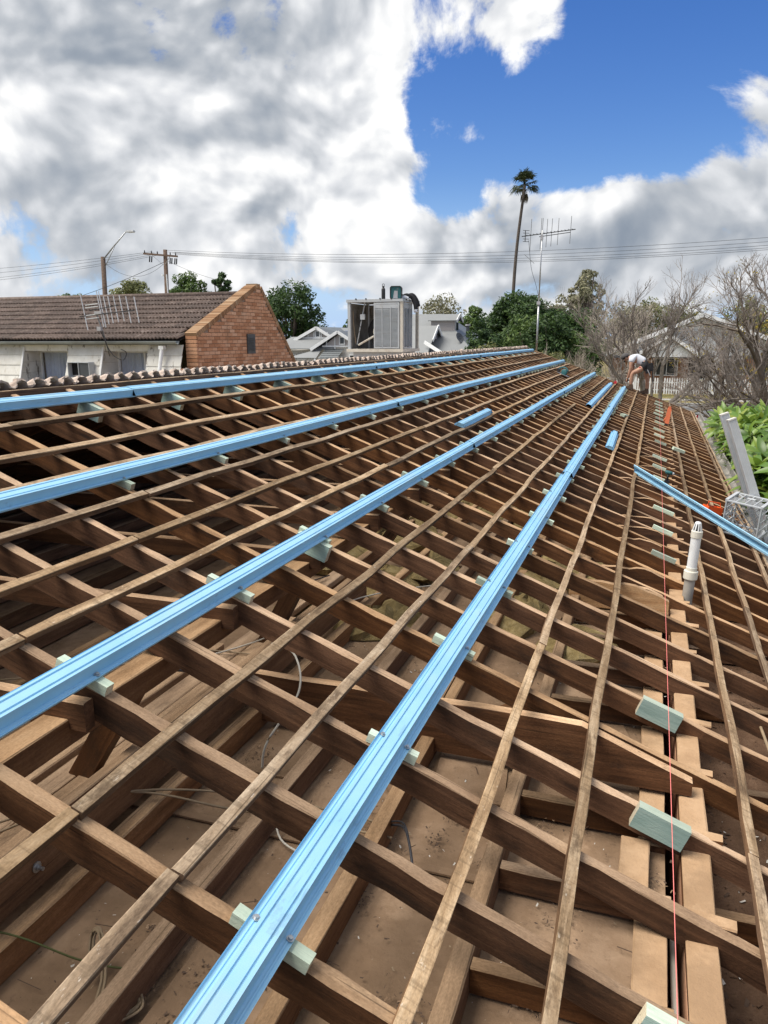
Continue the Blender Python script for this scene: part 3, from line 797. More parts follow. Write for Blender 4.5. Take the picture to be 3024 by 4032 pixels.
# far slope still tiled
tiles = thing('tiled_roof_slope', (XR, 10, ZR), 'old weathered terracotta tiles still on the far slope behind the ridge', 'tiled roof')
def tile_mesh(seed, n_pitch=2, L=0.42, chip=False):
    r = random.Random(seed); p = 0.133; pts = []
    for i in range(n_pitch):
        y0 = i * p
        pts += [(y0, 0.010), (y0 + 0.022, 0.0), (y0 + 0.040, 0.006)]
        for q in range(7):
            a = math.pi * q / 6
            pts.append((y0 + 0.088 - 0.043 * math.cos(a), 0.012 + 0.037 * math.sin(a)))
    pts.append((n_pitch * p, 0.010))
    t = 0.013
    sec = pts + [(y, z - t) for y, z in pts[::-1]]
    xs = [0 + r.uniform(-.004, .004), L * .33, L * .66, L]
    b = MB(); rings = []
    for j, x in enumerate(xs):
        b0 = len(b.v); rings.append(b0)
        for q, (y, z) in enumerate(sec):
            e = r.uniform(-.012, .012) if (j == 0 and chip) else r.uniform(-.002, .002)
            b.v.append((x + e, y + r.uniform(-.001, .001), z + r.uniform(-.0012, .0012)))
    k = len(sec)
    for i in range(3):
        for q in range(k): b.face((rings[i] + q, rings[i + 1] + q, rings[i + 1] + (q + 1) % k, rings[i] + (q + 1) % k), 'clay_tile')
    h = len(pts)
    for q in range(h - 1): b.face((q, q + 1, k - 2 - q, k - 1 - q), 'clay_tile')
    return b.mesh('tile')
tms = [tile_mesh(i, chip=True) for i in range(6)]
fy = Vector((0, 1, 0))
def MF(u, s, h):   # far slope frame: x down the far slope, y = -Y
    return frame(fd, -YY, fn, Vector((XR - 0.012, u, ZR)) + fd * s + fn * h)
nt_ = int((U_END + 2.6) / 0.266)
for i in range(nt_):
    u = -2.4 + 0.266 * (i + 1)
    M = MF(u, 0.0 + rng.uniform(-0.012, 0.012), 0.030 + rng.uniform(-.003, .006)) @ Matrix.Rotation(rng.uniform(-.03, .03), 4, 'Z') @ Matrix.Rotation(rng.uniform(-.03, .05), 4, 'Y')
    obj('tile', tms[i % 6], tiles, M)
    if i % 1 == 0:
        obj('tile', tms[(i + 2) % 6], tiles, MF(u, 0.335, 0.030) @ Matrix.Rotation(-0.04, 4, 'Y'))
lower = MB()
for row in range(12):
    for i in range(nt_):
        me = tms[(i + row) % 6]; M = MF(-2.4 + 0.266 * (i + 1), 0.67 + row * 0.335, 0.028)
        pass
sec = []
for i in range(int(25.4 / 0.133)):
    y0 = i * 0.133
    sec += [(y0, 0.01), (y0 + 0.03, 0.0), (y0 + 0.05, 0.02), (y0 + 0.088, 0.055), (y0 + 0.125, 0.02)]
lower = MB()
for row in range(11):
    s0 = 0.66 + row * 0.34
    lower.sweep([(y, z + 0.0) for y, z in sec], [s0, s0 + 0.36], 'clay_tile', off=[(0, 0.012), (0, 0.028)])
tag(obj('tile_courses', lower.mesh('tile_courses'), tiles, frame(fd, -YY, fn, Vector((XR - 0.012, U_END + 0.2, ZR)))), kind='stuff')
# bedding mortar and broken cap pieces along the top of the tiles
chunks = MB(); r3 = random.Random(5)
for _ in range(520):
    u = r3.uniform(-2, U_END); s = r3.uniform(0.02, 0.30)
    p = Vector((XR, u, ZR)) + fd * s + fn * (0.075 + r3.uniform(-.02, .012))
    sz = r3.uniform(0.015, 0.055)
    M = Matrix.Rotation(r3.uniform(0, 6.28), 3, 'Z') @ Matrix.Rotation(r3.uniform(-.5, .5), 3, 'X')
    chunks.box(p, (sz * r3.uniform(.8, 2.2), sz * r3.uniform(.6, 1.4), sz * r3.uniform(.25, .6)), r3.choice(('clay_tile', 'mortar', 'clay_tile', 'clay_broken')), M, taper=(r3.uniform(.4, .9), r3.uniform(.4, .9)))
tag(chunks.build('bedding_rubble', tiles), kind='stuff')

# gutter along the eave
gut = thing('roof_gutter', (1.18, 10, 2.42), 'weathered grey metal gutter along the eave of the stripped roof', 'gutter')
gx = RP(0, V_EAVE).x + 0.035
sec = [(0.0, 2.545), (0.0, 2.43), (0.012, 2.415), (0.125, 2.415), (0.150, 2.44), (0.155, 2.535), (0.170, 2.54), (0.170, 2.55), (0.150, 2.55), (0.147, 2.445), (0.122, 2.420), (0.014, 2.420), (0.004, 2.435), (0.004, 2.545)]
b = MB(); r4 = random.Random(4)
xs = [-2.8 + 0.8 * i for i in range(33)]
b.sweep(sec, xs, 'old_gutter', closed=True, off=[(r4.uniform(-.004, .004), r4.uniform(-.003, .003)) for _ in xs])
obj('trough', b.mesh('trough'), gut, frame(YY, Vector((1, 0, 0)), Vector((0, 0, 1)), (gx, 0, 0)))
bk = MB(); bk.box((0.08, 0, 0), (0.19, 0.022, 0.004), 'galvanised'); bkm = bk.mesh('strap')
for i in range(22):
    obj('strap', bkm, gut, T(gx, -1 + 1.12 * i, 2.552))

# ------------------------------------------------------------------ new blue steel battens on pine packers
_h = [(0.067, 0.008), (0.0655, 0.0), (0.056, 0.0), (0.054, 0.0025), (0.050, 0.0025), (0.048, 0.0), (0.040, 0.0), (0.033, 0.040), (0.0235, 0.040), (0.0215, 0.0355), (0.0165, 0.0355), (0.0145, 0.040)]
hat = [(-y * 0.87, z) for y, z in _h] + [(y * 0.87, z) for y, z in _h[::-1]]
hat_sec = hat + [(y * 0.985, z - 0.0014) for y, z in hat[::-1]]
def hat_mesh(L, seed=0):
    r = random.Random(seed); b = MB()
    xs = [L * i / max(2, int(L / 0.9)) for i in range(max(2, int(L / 0.9)) + 1)]
    b.sweep(hat_sec, xs, 'blue_steel', closed=True, off=[(0.0028 * math.sin(x * 0.9 + seed) + r.uniform(-.0008, .0008), 0.0012 * (1 + math.sin(x * 1.7 + seed * 2)) * (0 < x < L)) for x in xs])
    return b.mesh('steel_length')
def pk_mesh(L, w, h, seed, face='treated_pine_face'):
    b = MB(); b.box((0, 0, h / 2), (L, w, h), face, top='treated_pine')
    b.m[3] = b.mi('pine_end'); b.m[5] = b.mi('pine_end')
    return b.mesh('packer')
pks = [pk_mesh(0.195, 0.034, 0.034, 1, 'treated_pine'), pk_mesh(0.18, 0.033, 0.034, 2, 'treated_pine'), pk_mesh(0.21, 0.035, 0.034, 3, 'treated_pine')]
pk_side = [pk_mesh(0.19, 0.043, 0.088, 4), pk_mesh(0.165, 0.043, 0.088, 5)]
b = MB(); b.lathe([(0.0095, 0), (0.0095, 0.002), (0.0055, 0.002), (0.0055, 0.0075)], 'galvanised', 8); scr = b.mesh('screw')
runs_s = [('blue steel batten run nearest the ridge tiles, notched over the rafters', -3.02, 0.004, [(-2, 4.35), (4.352, 9.2), (9.202, 15.4), (15.402, 22.62)], 1, 0),
          ('second blue steel batten run down from the ridge tiles', -2.09, 0.036, [(-2, 7.4), (7.402, 15.0), (15.002, 22.7)], 1, 1),
          ('third blue steel batten run from the ridge, crossing the middle of the roof', -1.143, 0.036, [(-2, 7.0), (7.002, 14.6), (14.602, 22.55)], 0, 1),
          ('lowest blue steel batten run, widest in view, ending at the bending worker', -0.222, 0.036, [(-2, 7.5), (7.502, 15.2), (15.202, 21.75)], 1, 1)]
for ri, (lab, v, h, segs, par, top) in enumerate(runs_s):
    t = thing('steel_batten', RP(10, v, h), lab, 'steel batten', 'blue steel roof battens')
    for j, (a, e) in enumerate(segs):
        obj('steel_length', hat_mesh(e - a, ri * 10 + j), t, MU(a, v + (0.0015 if j % 2 else 0), h + (0.0025 if j % 2 else 0)))
    for k in range(-5, 49):
        far = UK(k) > 14.5 and top
        if k % 2 != par and not far: continue
        if UK(k) > segs[-1][1] + 0.02: continue
        if top:
            obj('packer', pks[(k * 7) % 3], t, MR(UK(k) - 0.004, v + rng.uniform(-.012, .012), 0.001) @ Matrix.Rotation(rng.uniform(-.05, .05), 4, 'Z'))
            if UK(k) < 9:
                for sd in (-1, 1) if k % 3 else (1,):
                    obj('screw', scr, t, frame(DV, YY, NN, RP(UK(k), v + sd * 0.0455, h + 0.004)))
        elif UK(k) > 3.5:
            obj('packer', pk_side[k % 2], t, MR(UK(k) - 0.047, v + 0.075 + rng.uniform(-.01, .01), -0.092))
    if ri == 2:
        obj('packer', pk_side[0], t, MR(UK(4) - 0.047, v + 0.01, -0.066))
# packers fixed along the string line, waiting for the next steel batten
labs = {1: 'large mint green pine packer nailed to the rafter nearest the camera under the red string',
        2: 'mint green pine packer with a broad face, second from the camera under the red string', 0: 'green pine packer cut by the bottom edge of the photo beside the red string'}
for i, k in enumerate((0, 2, 4)):
    o = obj('pine_packer', pk_side[0], None, MR(UK(k) - 0.046, (0.762, 0.725, 0.725)[i], -0.060))
    tag(o, labs[i], 'packer', 'packers along the string line')
ORD = 'first second third fourth fifth sixth seventh eighth ninth tenth eleventh twelfth thirteenth fourteenth fifteenth sixteenth'.split()
for i, k in enumerate((10, 12, 14, 18, 20, 22, 26, 28, 30, 33, 35, 37, 39, 41, 43, 45)):
    o = obj('pine_packer', pks[i % 3], None, MR(UK(k) - 0.002, 0.745 + rng.uniform(-.02, .02), 0.001) @ Matrix.Rotation(rng.uniform(-.04, .04), 4, 'Z'))
    tag(o, ORD[i] + ' flat pale green packer under the red string, counting away from the camera', 'packer', 'packers along the string line')
# red string line
b = MB(); b.tube([RP(-1, 0.735, 0.052), RP(8, 0.742, 0.046), RP(22.5, 0.745, 0.05)], 0.0012, 'string_red', 6)
tag(b.build('string_line'), 'taut red builder string stretched over the rafters towards the gable end', 'string line')
# ------------------------------------------------------------------ loose things on the roof
def offcut(u0, u1, v, h, label, rot=0.0, flip=False):
    M = MU(u0, v, h) @ Matrix.Rotation(rot, 4, 'Z')
    if flip: M = M @ Matrix.Rotation(math.pi, 4, 'X')
    return tag(obj('steel_offcut', hat_mesh(u1 - u0, int(u0 * 7)), None, M), label, 'steel offcut', 'loose blue steel offcuts')
offcut(7.72, 9.3, -1.44, 0.027, 'short blue steel offcut resting on a batten above the third steel run', 0.015)
offcut(14.1, 21.3, -0.575, 0.027, 'long blue steel offcut lying just above the far end of the lowest run', 0.0)
offcut(10.3, 12.0, 0.045, 0.027, 'shortest blue steel offcut, below the lowest run', 0.01)
a, e = RP(9.32, 0.40, 0.03), RP(7.30, 2.02, 0.075)
M, L = along(a, e, NN)
tag(obj('steel_offcut', hat_mesh(L, 99), None, M @ Matrix.Translation((0, 0, 0.03)) @ Matrix.Rotation(R(-58), 4, 'X')), 'blue steel batten lying diagonally across the rafters beside the milk crate', 'steel offcut', 'loose blue steel offcuts')
blk = MB(); blk.box((0, 0, 0.022), (0.19, 0.09, 0.044), 'treated_pine'); blk = blk.mesh('loose_packer')
tag(obj('loose_packer', blk, None, MR(15.0, 0.06, 0.003) @ Matrix.Rotation(1.2, 4, 'Z')), 'cream pine block lying loose on the rafters by the worker', 'packer')
tag(obj('loose_packer', blk, None, MR(12.9, 1.04, 0.027) @ Matrix.Rotation(0.25, 4, 'Z')), 'pale green pine block sitting on a batten right of the string', 'packer')

# vent pipe
vx, vy = 0.345, 5.58
vp = thing('vent_pipe', (vx, vy, 2.66), 'white plastic vent pipe with slotted cap standing up between the rafters', 'vent pipe')
lean = Matrix.Translation((vx, vy, 0)) @ Matrix.Rotation(R(1.5), 4, 'Y') @ Matrix.Translation((0, 0, 0))
def vpart(nm, prof, mat, n=32):
    b = MB(); b.lathe([(r, z - 2.6) for r, z in prof], mat, n)
    return obj(nm, b.mesh(nm, False), vp, Matrix.Translation((vx - 0.02, vy, 2.6)) @ Matrix.Rotation(R(3.0), 4, 'Y'))
vpart('lower_pipe', [(0.036, 2.40), (0.036, 2.955)], 'grey_pvc')
vpart('socket', [(0.040, 2.93), (0.047, 2.931), (0.048, 2.935), (0.048, 2.985), (0.047, 2.989), (0.038, 2.990), (0.0375, 2.991), (0.0375, 3.015)], 'cream_pvc')
vpart('upper_pipe', [(0.034, 2.98), (0.034, 3.25)], 'white_pvc')
cap = vpart('cap', [(0.0385, 3.235), (0.0385, 3.28), (0.030, 3.285), (0.012, 3.285)], 'cream_pvc')
b = MB()
for i in range(9):
    a = 6.283 * i / 9
    b.bar((0.032 * math.cos(a), 0.032 * math.sin(a), 0.683), (0.020 * math.cos(a), 0.020 * math.sin(a), 0.735), 0.009, 0.004, 'white_pvc', (math.cos(a), math.sin(a), 0.3))
b.lathe([(0.021, 0.732), (0.022, 0.738), (0.016, 0.746), (0.004, 0.749)], 'white_pvc', 14)
obj('cap_cage', b.mesh('cap_cage'), cap, Matrix.Translation((vx - 0.02, vy, 2.6)) @ Matrix.Rotation(R(3.0), 4, 'Y'))
b = MB(); b.lathe([(0.028, 0.675), (0.015, 0.73)], 'matt_black', 12); obj('cap_core', b.mesh('cap_core'), cap, Matrix.Translation((vx - 0.02, vy, 2.6)) @ Matrix.Rotation(R(3.0), 4, 'Y'))

# milk crate on its side with an orange carry box behind it
def crate_meshes(s=0.34, h=0.30):
    fr = MB(); t = 0.012
    for z in (0, h):                                            # rims
        w = 0.030 if z else 0.02
        for sx in (-1, 1):
            fr.box((sx * s / 2, 0, z), (t, s, w), 'crate_grey'); fr.box((0, sx * s / 2, z), (s, t, w), 'crate_grey')
    for sx in (-1, 1):
        for sy in (-1, 1):
            fr.box((sx * s / 2, sy * s / 2, h / 2), (0.03, 0.03, h), 'crate_grey')
    for sx in (-1, 1):
        for i in range(1, 4):
            q = -s / 2 + s * i / 4
            fr.box((sx * s / 2, q, h / 2), (0.009, 0.008, h), 'crate_grey'); fr.box((q, sx * s / 2, h / 2), (0.008, 0.009, h), 'crate_grey')
        for i in range(1, 5):
            z = h * 0.60 * i / 5
            fr.box((sx * s / 2, 0, z), (0.006, s, 0.006), 'crate_grey'); fr.box((0, sx * s / 2, z), (s, 0.006, 0.006), 'crate_grey')
        fr.box((sx * s / 2, 0.0, h * 0.68), (0.010, s * 0.24, h * 0.14), 'crate_grey'); fr.box((0, sx * s / 2, h * 0.68), (s * 0.24, 0.010, h * 0.14), 'crate_grey')
        for k in (-1, 1):
            fr.bar((sx * s / 2, k * s * 0.48, h * 0.95), (sx * s / 2, k * s * 0.26, h * 0.70), 0.008, 0.012, 'crate_grey')
            fr.bar((k * s * 0.48, sx * s / 2, h * 0.95), (k * s * 0.26, sx * s / 2, h * 0.70), 0.008, 0.012, 'crate_grey')
    fl = MB()
    for i in range(-4, 5):
        q = i * s / 4.5
        lo, hi = max(-s / 2, q - s / 2), min(s / 2, q + s / 2)
        fl.bar((lo, lo - q, 0), (hi, hi - q, 0), 0.008, 0.008, 'crate_dark'); fl.bar((lo, q - lo, 0.001), (hi, q - hi, 0.001), 0.008, 0.008, 'crate_dark')
    return fr.mesh('side_walls'), fl.mesh('base_grid')
cr = thing('milk_crate', RP(8.3, 1.45, 0.03), 'grey plastic milk crate tipped on its side at the eave', 'crate')
fm, bm_ = crate_meshes()
# the grid floor faces the camera and up-slope, the open top looks away over the gutter
zc = Vector((0.42, 0.90, 0.10)).normalized()
xc = (Vector((0.88, -0.38, -0.10)) - zc * Vector((0.88, -0.38, -0.10)).dot(zc)).normalized()
yc = zc.cross(xc)
Mc = frame(xc, yc, zc, Vector((0.93, 8.22, 2.80)))
obj('side_walls', fm, cr, Mc); obj('base_grid', bm_, cr, Mc)
b = MB()
for (x, z, w, h_) in ((-0.03, 0.16, 0.035, 0.022), (0.03, 0.17, 0.045, 0.02), (0.0, 0.19, 0.03, 0.02)):
    b.box((0.158, x, z), (0.004, w, h_), 'red_paint')
obj('red_marking', b.mesh('red_marking'), cr, Mc)
b = MB(); b.box((0.02, 0.0, 0.15), (0.20, 0.20, 0.02), 'white_pvc')
ob_ = thing('orange_box', RP(9.0, 1.38, 0.03), 'orange plastic carry box tucked behind the milk crate', 'tool box')
b = MB(); w, l, h_ = 0.16, 0.30, 0.13
for sx in (-1, 1): b.box((sx * l / 2, 0, h_ / 2), (0.008, w, h_), 'orange_plastic')
for sy in (-1, 1): b.box((0, sy * w / 2, h_ / 2), (l, 0.008, h_), 'orange_plastic')
b.box((0, 0, 0.004), (l, w, 0.008), 'orange_plastic')
Mo = frame(Vector((0.80, 0.55, -0.22)).normalized(), Vector((-0.55, 0.83, 0.05)).normalized(), Vector((0.2, 0.1, 0.97)).normalized(), RP(8.75, 1.30, 0.03)) @ Matrix.Scale(0.62, 4)
obj('body', b.mesh('body'), ob_, Mo)
b = MB(); b.tube([(-0.14, -0.02, 0.13), (-0.12, 0, 0.20), (0.12, 0, 0.20), (0.14, -0.02, 0.13)], 0.010, 'orange_plastic', 8); obj('handle', b.mesh('handle'), ob_, Mo)
b = MB(); b.box((0.01, 0.0, 0.06), (0.24, 0.12, 0.07), 'white_pvc'); b.box((-0.04, 0.02, 0.11), (0.12, 0.04, 0.04), 'matt_black'); obj('contents', b.mesh('contents'), ob_, Mo)
b = MB()
for i in range(3): b.box((-0.156, -0.045 + 0.045 * i, 0.065), (0.003, 0.022, 0.04), 'white_pvc', Matrix.Rotation(0.5, 3, 'X'))
obj('logo_bars', b.mesh('logo_bars'), ob_, Mo)

# two aluminium planks leaning on the gutter
def alu_plank(name, base, top, w, th, label, side):
    M, L = along(base, top, side)
    b = MB(); n_r = 5
    b.box((L / 2, 0, 0), (L, w, 0.005), 'aluminium')
    for s in (-1, 1):
        b.box((L / 2, s * w / 2, -th / 2 + 0.008), (L, 0.006, th), 'aluminium'); b.box((L / 2, s * (w / 2 - 0.014), -th + 0.011), (L, 0.028, 0.005), 'aluminium')
    t = thing(name, base, label, 'plank', 'aluminium planks')
    obj('deck', b.mesh('deck'), t, M)
    b = MB()
    for i in range(n_r): b.box((L / 2, -w / 2 + w * (i + .5) / n_r, 0.004), (L - 0.04, 0.010, 0.004), 'aluminium')
    obj('ribs', b.mesh('ribs'), t, M)
    b = MB(); b.box((L - 0.006, 0, -th / 2 + 0.006), (0.014, w + 0.006, th + 0.012), 'cream_paint'); obj('end_cap', b.mesh('end_cap'), t, M)
    return t
alu_plank('aluminium_plank', (2.08, 8.62, 0.30), (0.775, 8.47, 3.79), 0.08, 0.05, 'nearer aluminium plank leaning up past the milk crate on the gutter', (0.32, -0.94, 0.1))
alu_plank('aluminium_plank', (2.06, 8.74, 0.20), (0.712, 8.60, 3.83), 0.08, 0.05, 'rear aluminium plank whose yellowed end shows behind the nearer plank', (0.20, -0.97, 0.1))
# red ladder stile standing past the gutter
ld = thing('red_ladder', (1.70, 26, 0), 'red ladder end showing above the bush beyond the gutter', 'ladder')
for x in (1.38, 1.76):
    b = MB(); b.box((0, 0, 1.1), (0.045, 0.07, 2.2), 'red_paint'); obj('stile', b.mesh('stile'), ld, T(x, 26.0, 0))
for z in (0.4, 0.7, 1.0, 1.3, 1.6, 1.95):
    b = MB(); b.box((0, 0, 0), (0.36, 0.03, 0.035), 'red_paint'); obj('rung', b.mesh('rung'), ld, T(1.57, 26.0, z))

# cordless impact driver
dr = thing('impact_driver', RP(9.6, 0.82, 0.03), 'teal and black cordless driver standing on its battery near the string', 'drill')
p0 = RP(9.55, 0.82, 0.0)
Md = frame(Vector((0.97, 0.05, -0.22)).normalized(), Vector((-0.05, 1, 0)), Vector((0.22, 0, 0.97)).normalized(), p0 + Vector((0, 0, 0.02))) @ Matrix.Scale(0.68, 4)
b = MB(); b.box((0, 0, 0.03), (0.085, 0.065, 0.055), 'black_plastic', taper=(0.9, 0.9)); obj('battery', b.mesh('battery'), dr, Md)
b = MB(); b.tube([(0.0, 0, 0.05), (-0.008, 0, 0.10), (-0.012, 0, 0.165)], [0.021, 0.018, 0.022], 'black_plastic', 10); obj('grip', b.mesh('grip', True), dr, Md)
b = MB(); b.tube([(-0.075, 0, 0.185), (-0.06, 0, 0.19), (0.0, 0, 0.19), (0.045, 0, 0.19)], [0.026, 0.034, 0.034, 0.030], 'teal_plastic', 12); obj('motor_housing', b.mesh('motor_housing', True), dr, Md)
b = MB(); b.tube([(0.045, 0, 0.19), (0.075, 0, 0.19), (0.085, 0, 0.19)], [0.027, 0.022, 0.010], 'silver_plastic', 12); b.tube([(0.085, 0, 0.19), (0.23, 0, 0.185)], 0.0055, 'wire_dark', 6); obj('chuck', b.mesh('chuck', True), dr, Md)
# orange tools in a heap by the string
og = thing('nail_gun', RP(16.4, 0.9, 0.03), 'orange framing nail gun lying across the far rafters right of the string', 'nail gun')
Mg = frame(Vector((0.12, 0.1, 0.985)).normalized(), Vector((0, 1, -0.1)).normalized(), Vector((-0.99, 0.0, 0.12)).normalized(), RP(16.4, 0.9, 0.20))
b = MB(); b.box((0, 0, 0.05), (0.30, 0.07, 0.08), 'orange_tool', taper=(0.95, 0.7)); b.box((0.17, 0, 0.05), (0.06, 0.05, 0.05), 'orange_tool'); obj('body', b.mesh('body'), og, Mg)
b = MB(); b.bar((-0.03, 0, 0.07), (-0.09, 0.16, 0.10), 0.045, 0.04, 'orange_tool'); obj('handle', b.mesh('handle'), og, Mg)
b = MB(); b.bar((0.16, 0.0, 0.05), (0.02, 0.24, 0.06), 0.03, 0.06, 'orange_tool'); obj('magazine', b.mesh('magazine'), og, Mg)
b = MB(); b.box((-0.16, 0, 0.05), (0.04, 0.055, 0.06), 'black_plastic'); obj('end_cap', b.mesh('end_cap'), og, Mg)
# circular saw high on the slope
sw = thing('circular_saw', RP(18.4, -1.58, 0.03), 'teal cordless circular saw resting on the battens near the gable end', 'saw')
Ms = MR(18.4, -1.58, 0.03) @ Matrix.Rotation(R(-20), 4, 'Z') @ Matrix.Scale(0.85, 4)
b = MB(); b.box((0, 0, 0.006), (0.34, 0.18, 0.008), 'galvanised'); obj('base_plate', b.mesh('base_plate'), sw, Ms)
b = MB(); b.lathe([(0.075, -0.015), (0.085, -0.008), (0.085, 0.015), (0.07, 0.022)], 'teal_plastic', 20); obj('blade_guard', b.mesh('blade_guard', True), sw, Ms @ T(0.02, -0.04, 0.075) @ Matrix.Rotation(math.pi / 2, 4, 'X'))
b = MB(); b.tube([(-0.02, 0.0, 0.10), (-0.02, 0.06, 0.10), (-0.02, 0.14, 0.10)], [0.05, 0.055, 0.045], 'teal_plastic', 12); obj('motor_housing', b.mesh('motor_housing', True), sw, Ms)
b = MB(); b.tube(catmull([(-0.20, 0.05, 0.06), (-0.15, 0.05, 0.16), (-0.02, 0.05, 0.185), (0.08, 0.05, 0.13)], 4), 0.020, 'teal_plastic', 8); obj('handle', b.mesh('handle', True), sw, Ms)
b = MB(); b.box((-0.20, 0.05, 0.06), (0.07, 0.07, 0.08), 'black_plastic'); obj('battery', b.mesh('battery'), sw, Ms)
# red tape measure
b = MB(); b.box((0, 0, 0.035), (0.08, 0.045, 0.07), 'red_paint', taper=(0.75, 0.9)); b.box((0.04, 0, 0.01), (0.02, 0.03, 0.015), 'black_plastic')
tag(obj('tape_measure', b.mesh('tape_measure'), None, MR(21.9, -0.50, 0.03)), 'small red tape measure on the rafters left of the worker', 'tape measure')

# cables in the roof space
def cable(nm, pts, rad, mat, label, k=8):
    b = MB(); b.tube(catmull(pts, k), rad, mat, 6)
    return tag(b.build(nm, smooth=True), label, 'cable')
c0 = CEIL
cable('cable', [(-2.1, 1.4, 2.99), (-1.82, 2.0, 2.96), (-1.45, 2.32, 2.86), (-1.05, 2.42, 2.80), (-0.80, 2.36, 2.83)], 0.0045, 'cable_tan', 'tan cable running from the walking planks to the lowest steel run')
cable('cable', [(-2.15, 1.5, 3.0), (-1.80, 2.05, 2.95), (-1.42, 2.25, 2.84), (-1.0, 2.34, 2.795), (-0.78, 2.30, 2.83)], 0.0045, 'cable_tan', 'second tan cable running alongside the first under the old battens')
cable('cable', [(-0.80, 2.36, 2.84), (-0.72, 2.27, 2.90), (-0.66, 2.16, 2.86), (-0.62, 2.06, 2.78)], 0.005, 'cable_black', 'black cable tail curling out from under the lowest steel run')
cable('cable', [(-0.82, 2.37, 2.84), (-0.73, 2.29, 2.905), (-0.67, 2.18, 2.865), (-0.63, 2.07, 2.78)], 0.0035, 'cable_black', 'thin dark cable beside the curling black tail')
cable('cable', [(-1.55, 2.9, 3.25), (-1.42, 2.85, 3.22), (-1.36, 2.75, 3.1), (-1.45, 2.62, 2.92), (-1.47, 2.6, 2.8)], 0.005, 'cable_white', 'cream cable looping down below the third steel run')
cable('cable', [(-1.3, 2.5, 2.80), (-1.24, 2.30, 2.90), (-1.18, 2.2, 2.80), (-1.0, 2.15, 2.785)], 0.004, 'cable_white', 'pale cable end sticking up between the ceiling joists')
b = MB(); rr = random.Random(3)
for i in range(5):
    o3 = Vector((rr.uniform(-.012, .012), rr.uniform(-.012, .012), rr.uniform(0, .012)))
    pts = [Vector(p) + o3 for p in ((-1.42, 1.46, 2.79), (-1.46, 1.53, 2.86), (-1.42, 1.52, 2.885), (-1.36, 1.45, 2.82), (-1.33, 1.38, 2.785), (-1.27, 1.36, 2.785), (-1.22, 1.42, 2.79), (-1.26, 1.47, 2.79))]
    b.tube(catmull(pts, 6), 0.004, 'cable_tan', 6)
tag(b.build('cable_coil', smooth=True), 'coil of old tan flex lying on the ceiling in the near corner', 'cable')
cable('cable', [(-2.0, 1.30, 2.90), (-1.72, 1.42, 2.90), (-1.50, 1.50, 2.80), (-1.38, 1.52, 2.79), (-1.25, 1.56, 2.785)], 0.003, 'leaf_olive', 'thin green earth wire crossing the nearest ceiling joist')
cable('cable', [(-1.70, 2.75, 3.10), (-1.78, 2.6, 3.2), (-1.90, 2.5, 3.22), (-2.05, 2.45, 3.1), (-2.2, 2.3, 2.95)], 0.006, 'cable_black', 'dark twisted cable hanging below the third steel run')
for i, pts in enumerate((((-2.4, 3.0, 2.93), (-2.0, 3.5, 2.95), (-1.7, 4.4, 2.95), (-1.2, 5.0, 2.92)), ((-2.8, 3.2, 2.93), (-2.4, 3.9, 2.96), (-2.1, 4.8, 2.94)), ((-3.0, 2.7, 2.93), (-2.6, 2.9, 2.95), (-2.3, 3.3, 2.94), (-1.9, 3.4, 2.93)))):
    cable('cable', pts, 0.0045, ('cable_white', 'cable_black', 'cable_tan')[i], ('white cable strung over the joists deep in the roof space', 'black cable lying over the joists in the dark roof space', 'tan cable trailing over the planks in the dark roof space')[i])
cable('cable', [(0.62, 2.0, 2.67), (0.66, 2.6, 2.72), (0.64, 3.0, 2.80), (0.66, 3.4, 2.68), (0.63, 4.0, 2.68)], 0.008, 'cable_tan', 'old cloth covered cable along the eave right of the wall plate')
b = MB(); b.bar((-0.60, 3.45, 2.80), (-0.42, 3.62, 2.83), 0.05, 0.02, 'joist_side'); tag(b.build('timber_scrap'), 'short brown timber scrap lying on the ceiling between joists', 'timber scrap')
cable('conduit', [(0.187, 0.5, 2.70), (0.190, 1.6, 2.70), (0.186, 2.4, 2.69)], 0.011, 'cream_pvc', 'cream conduit lying down in the wall cavity')

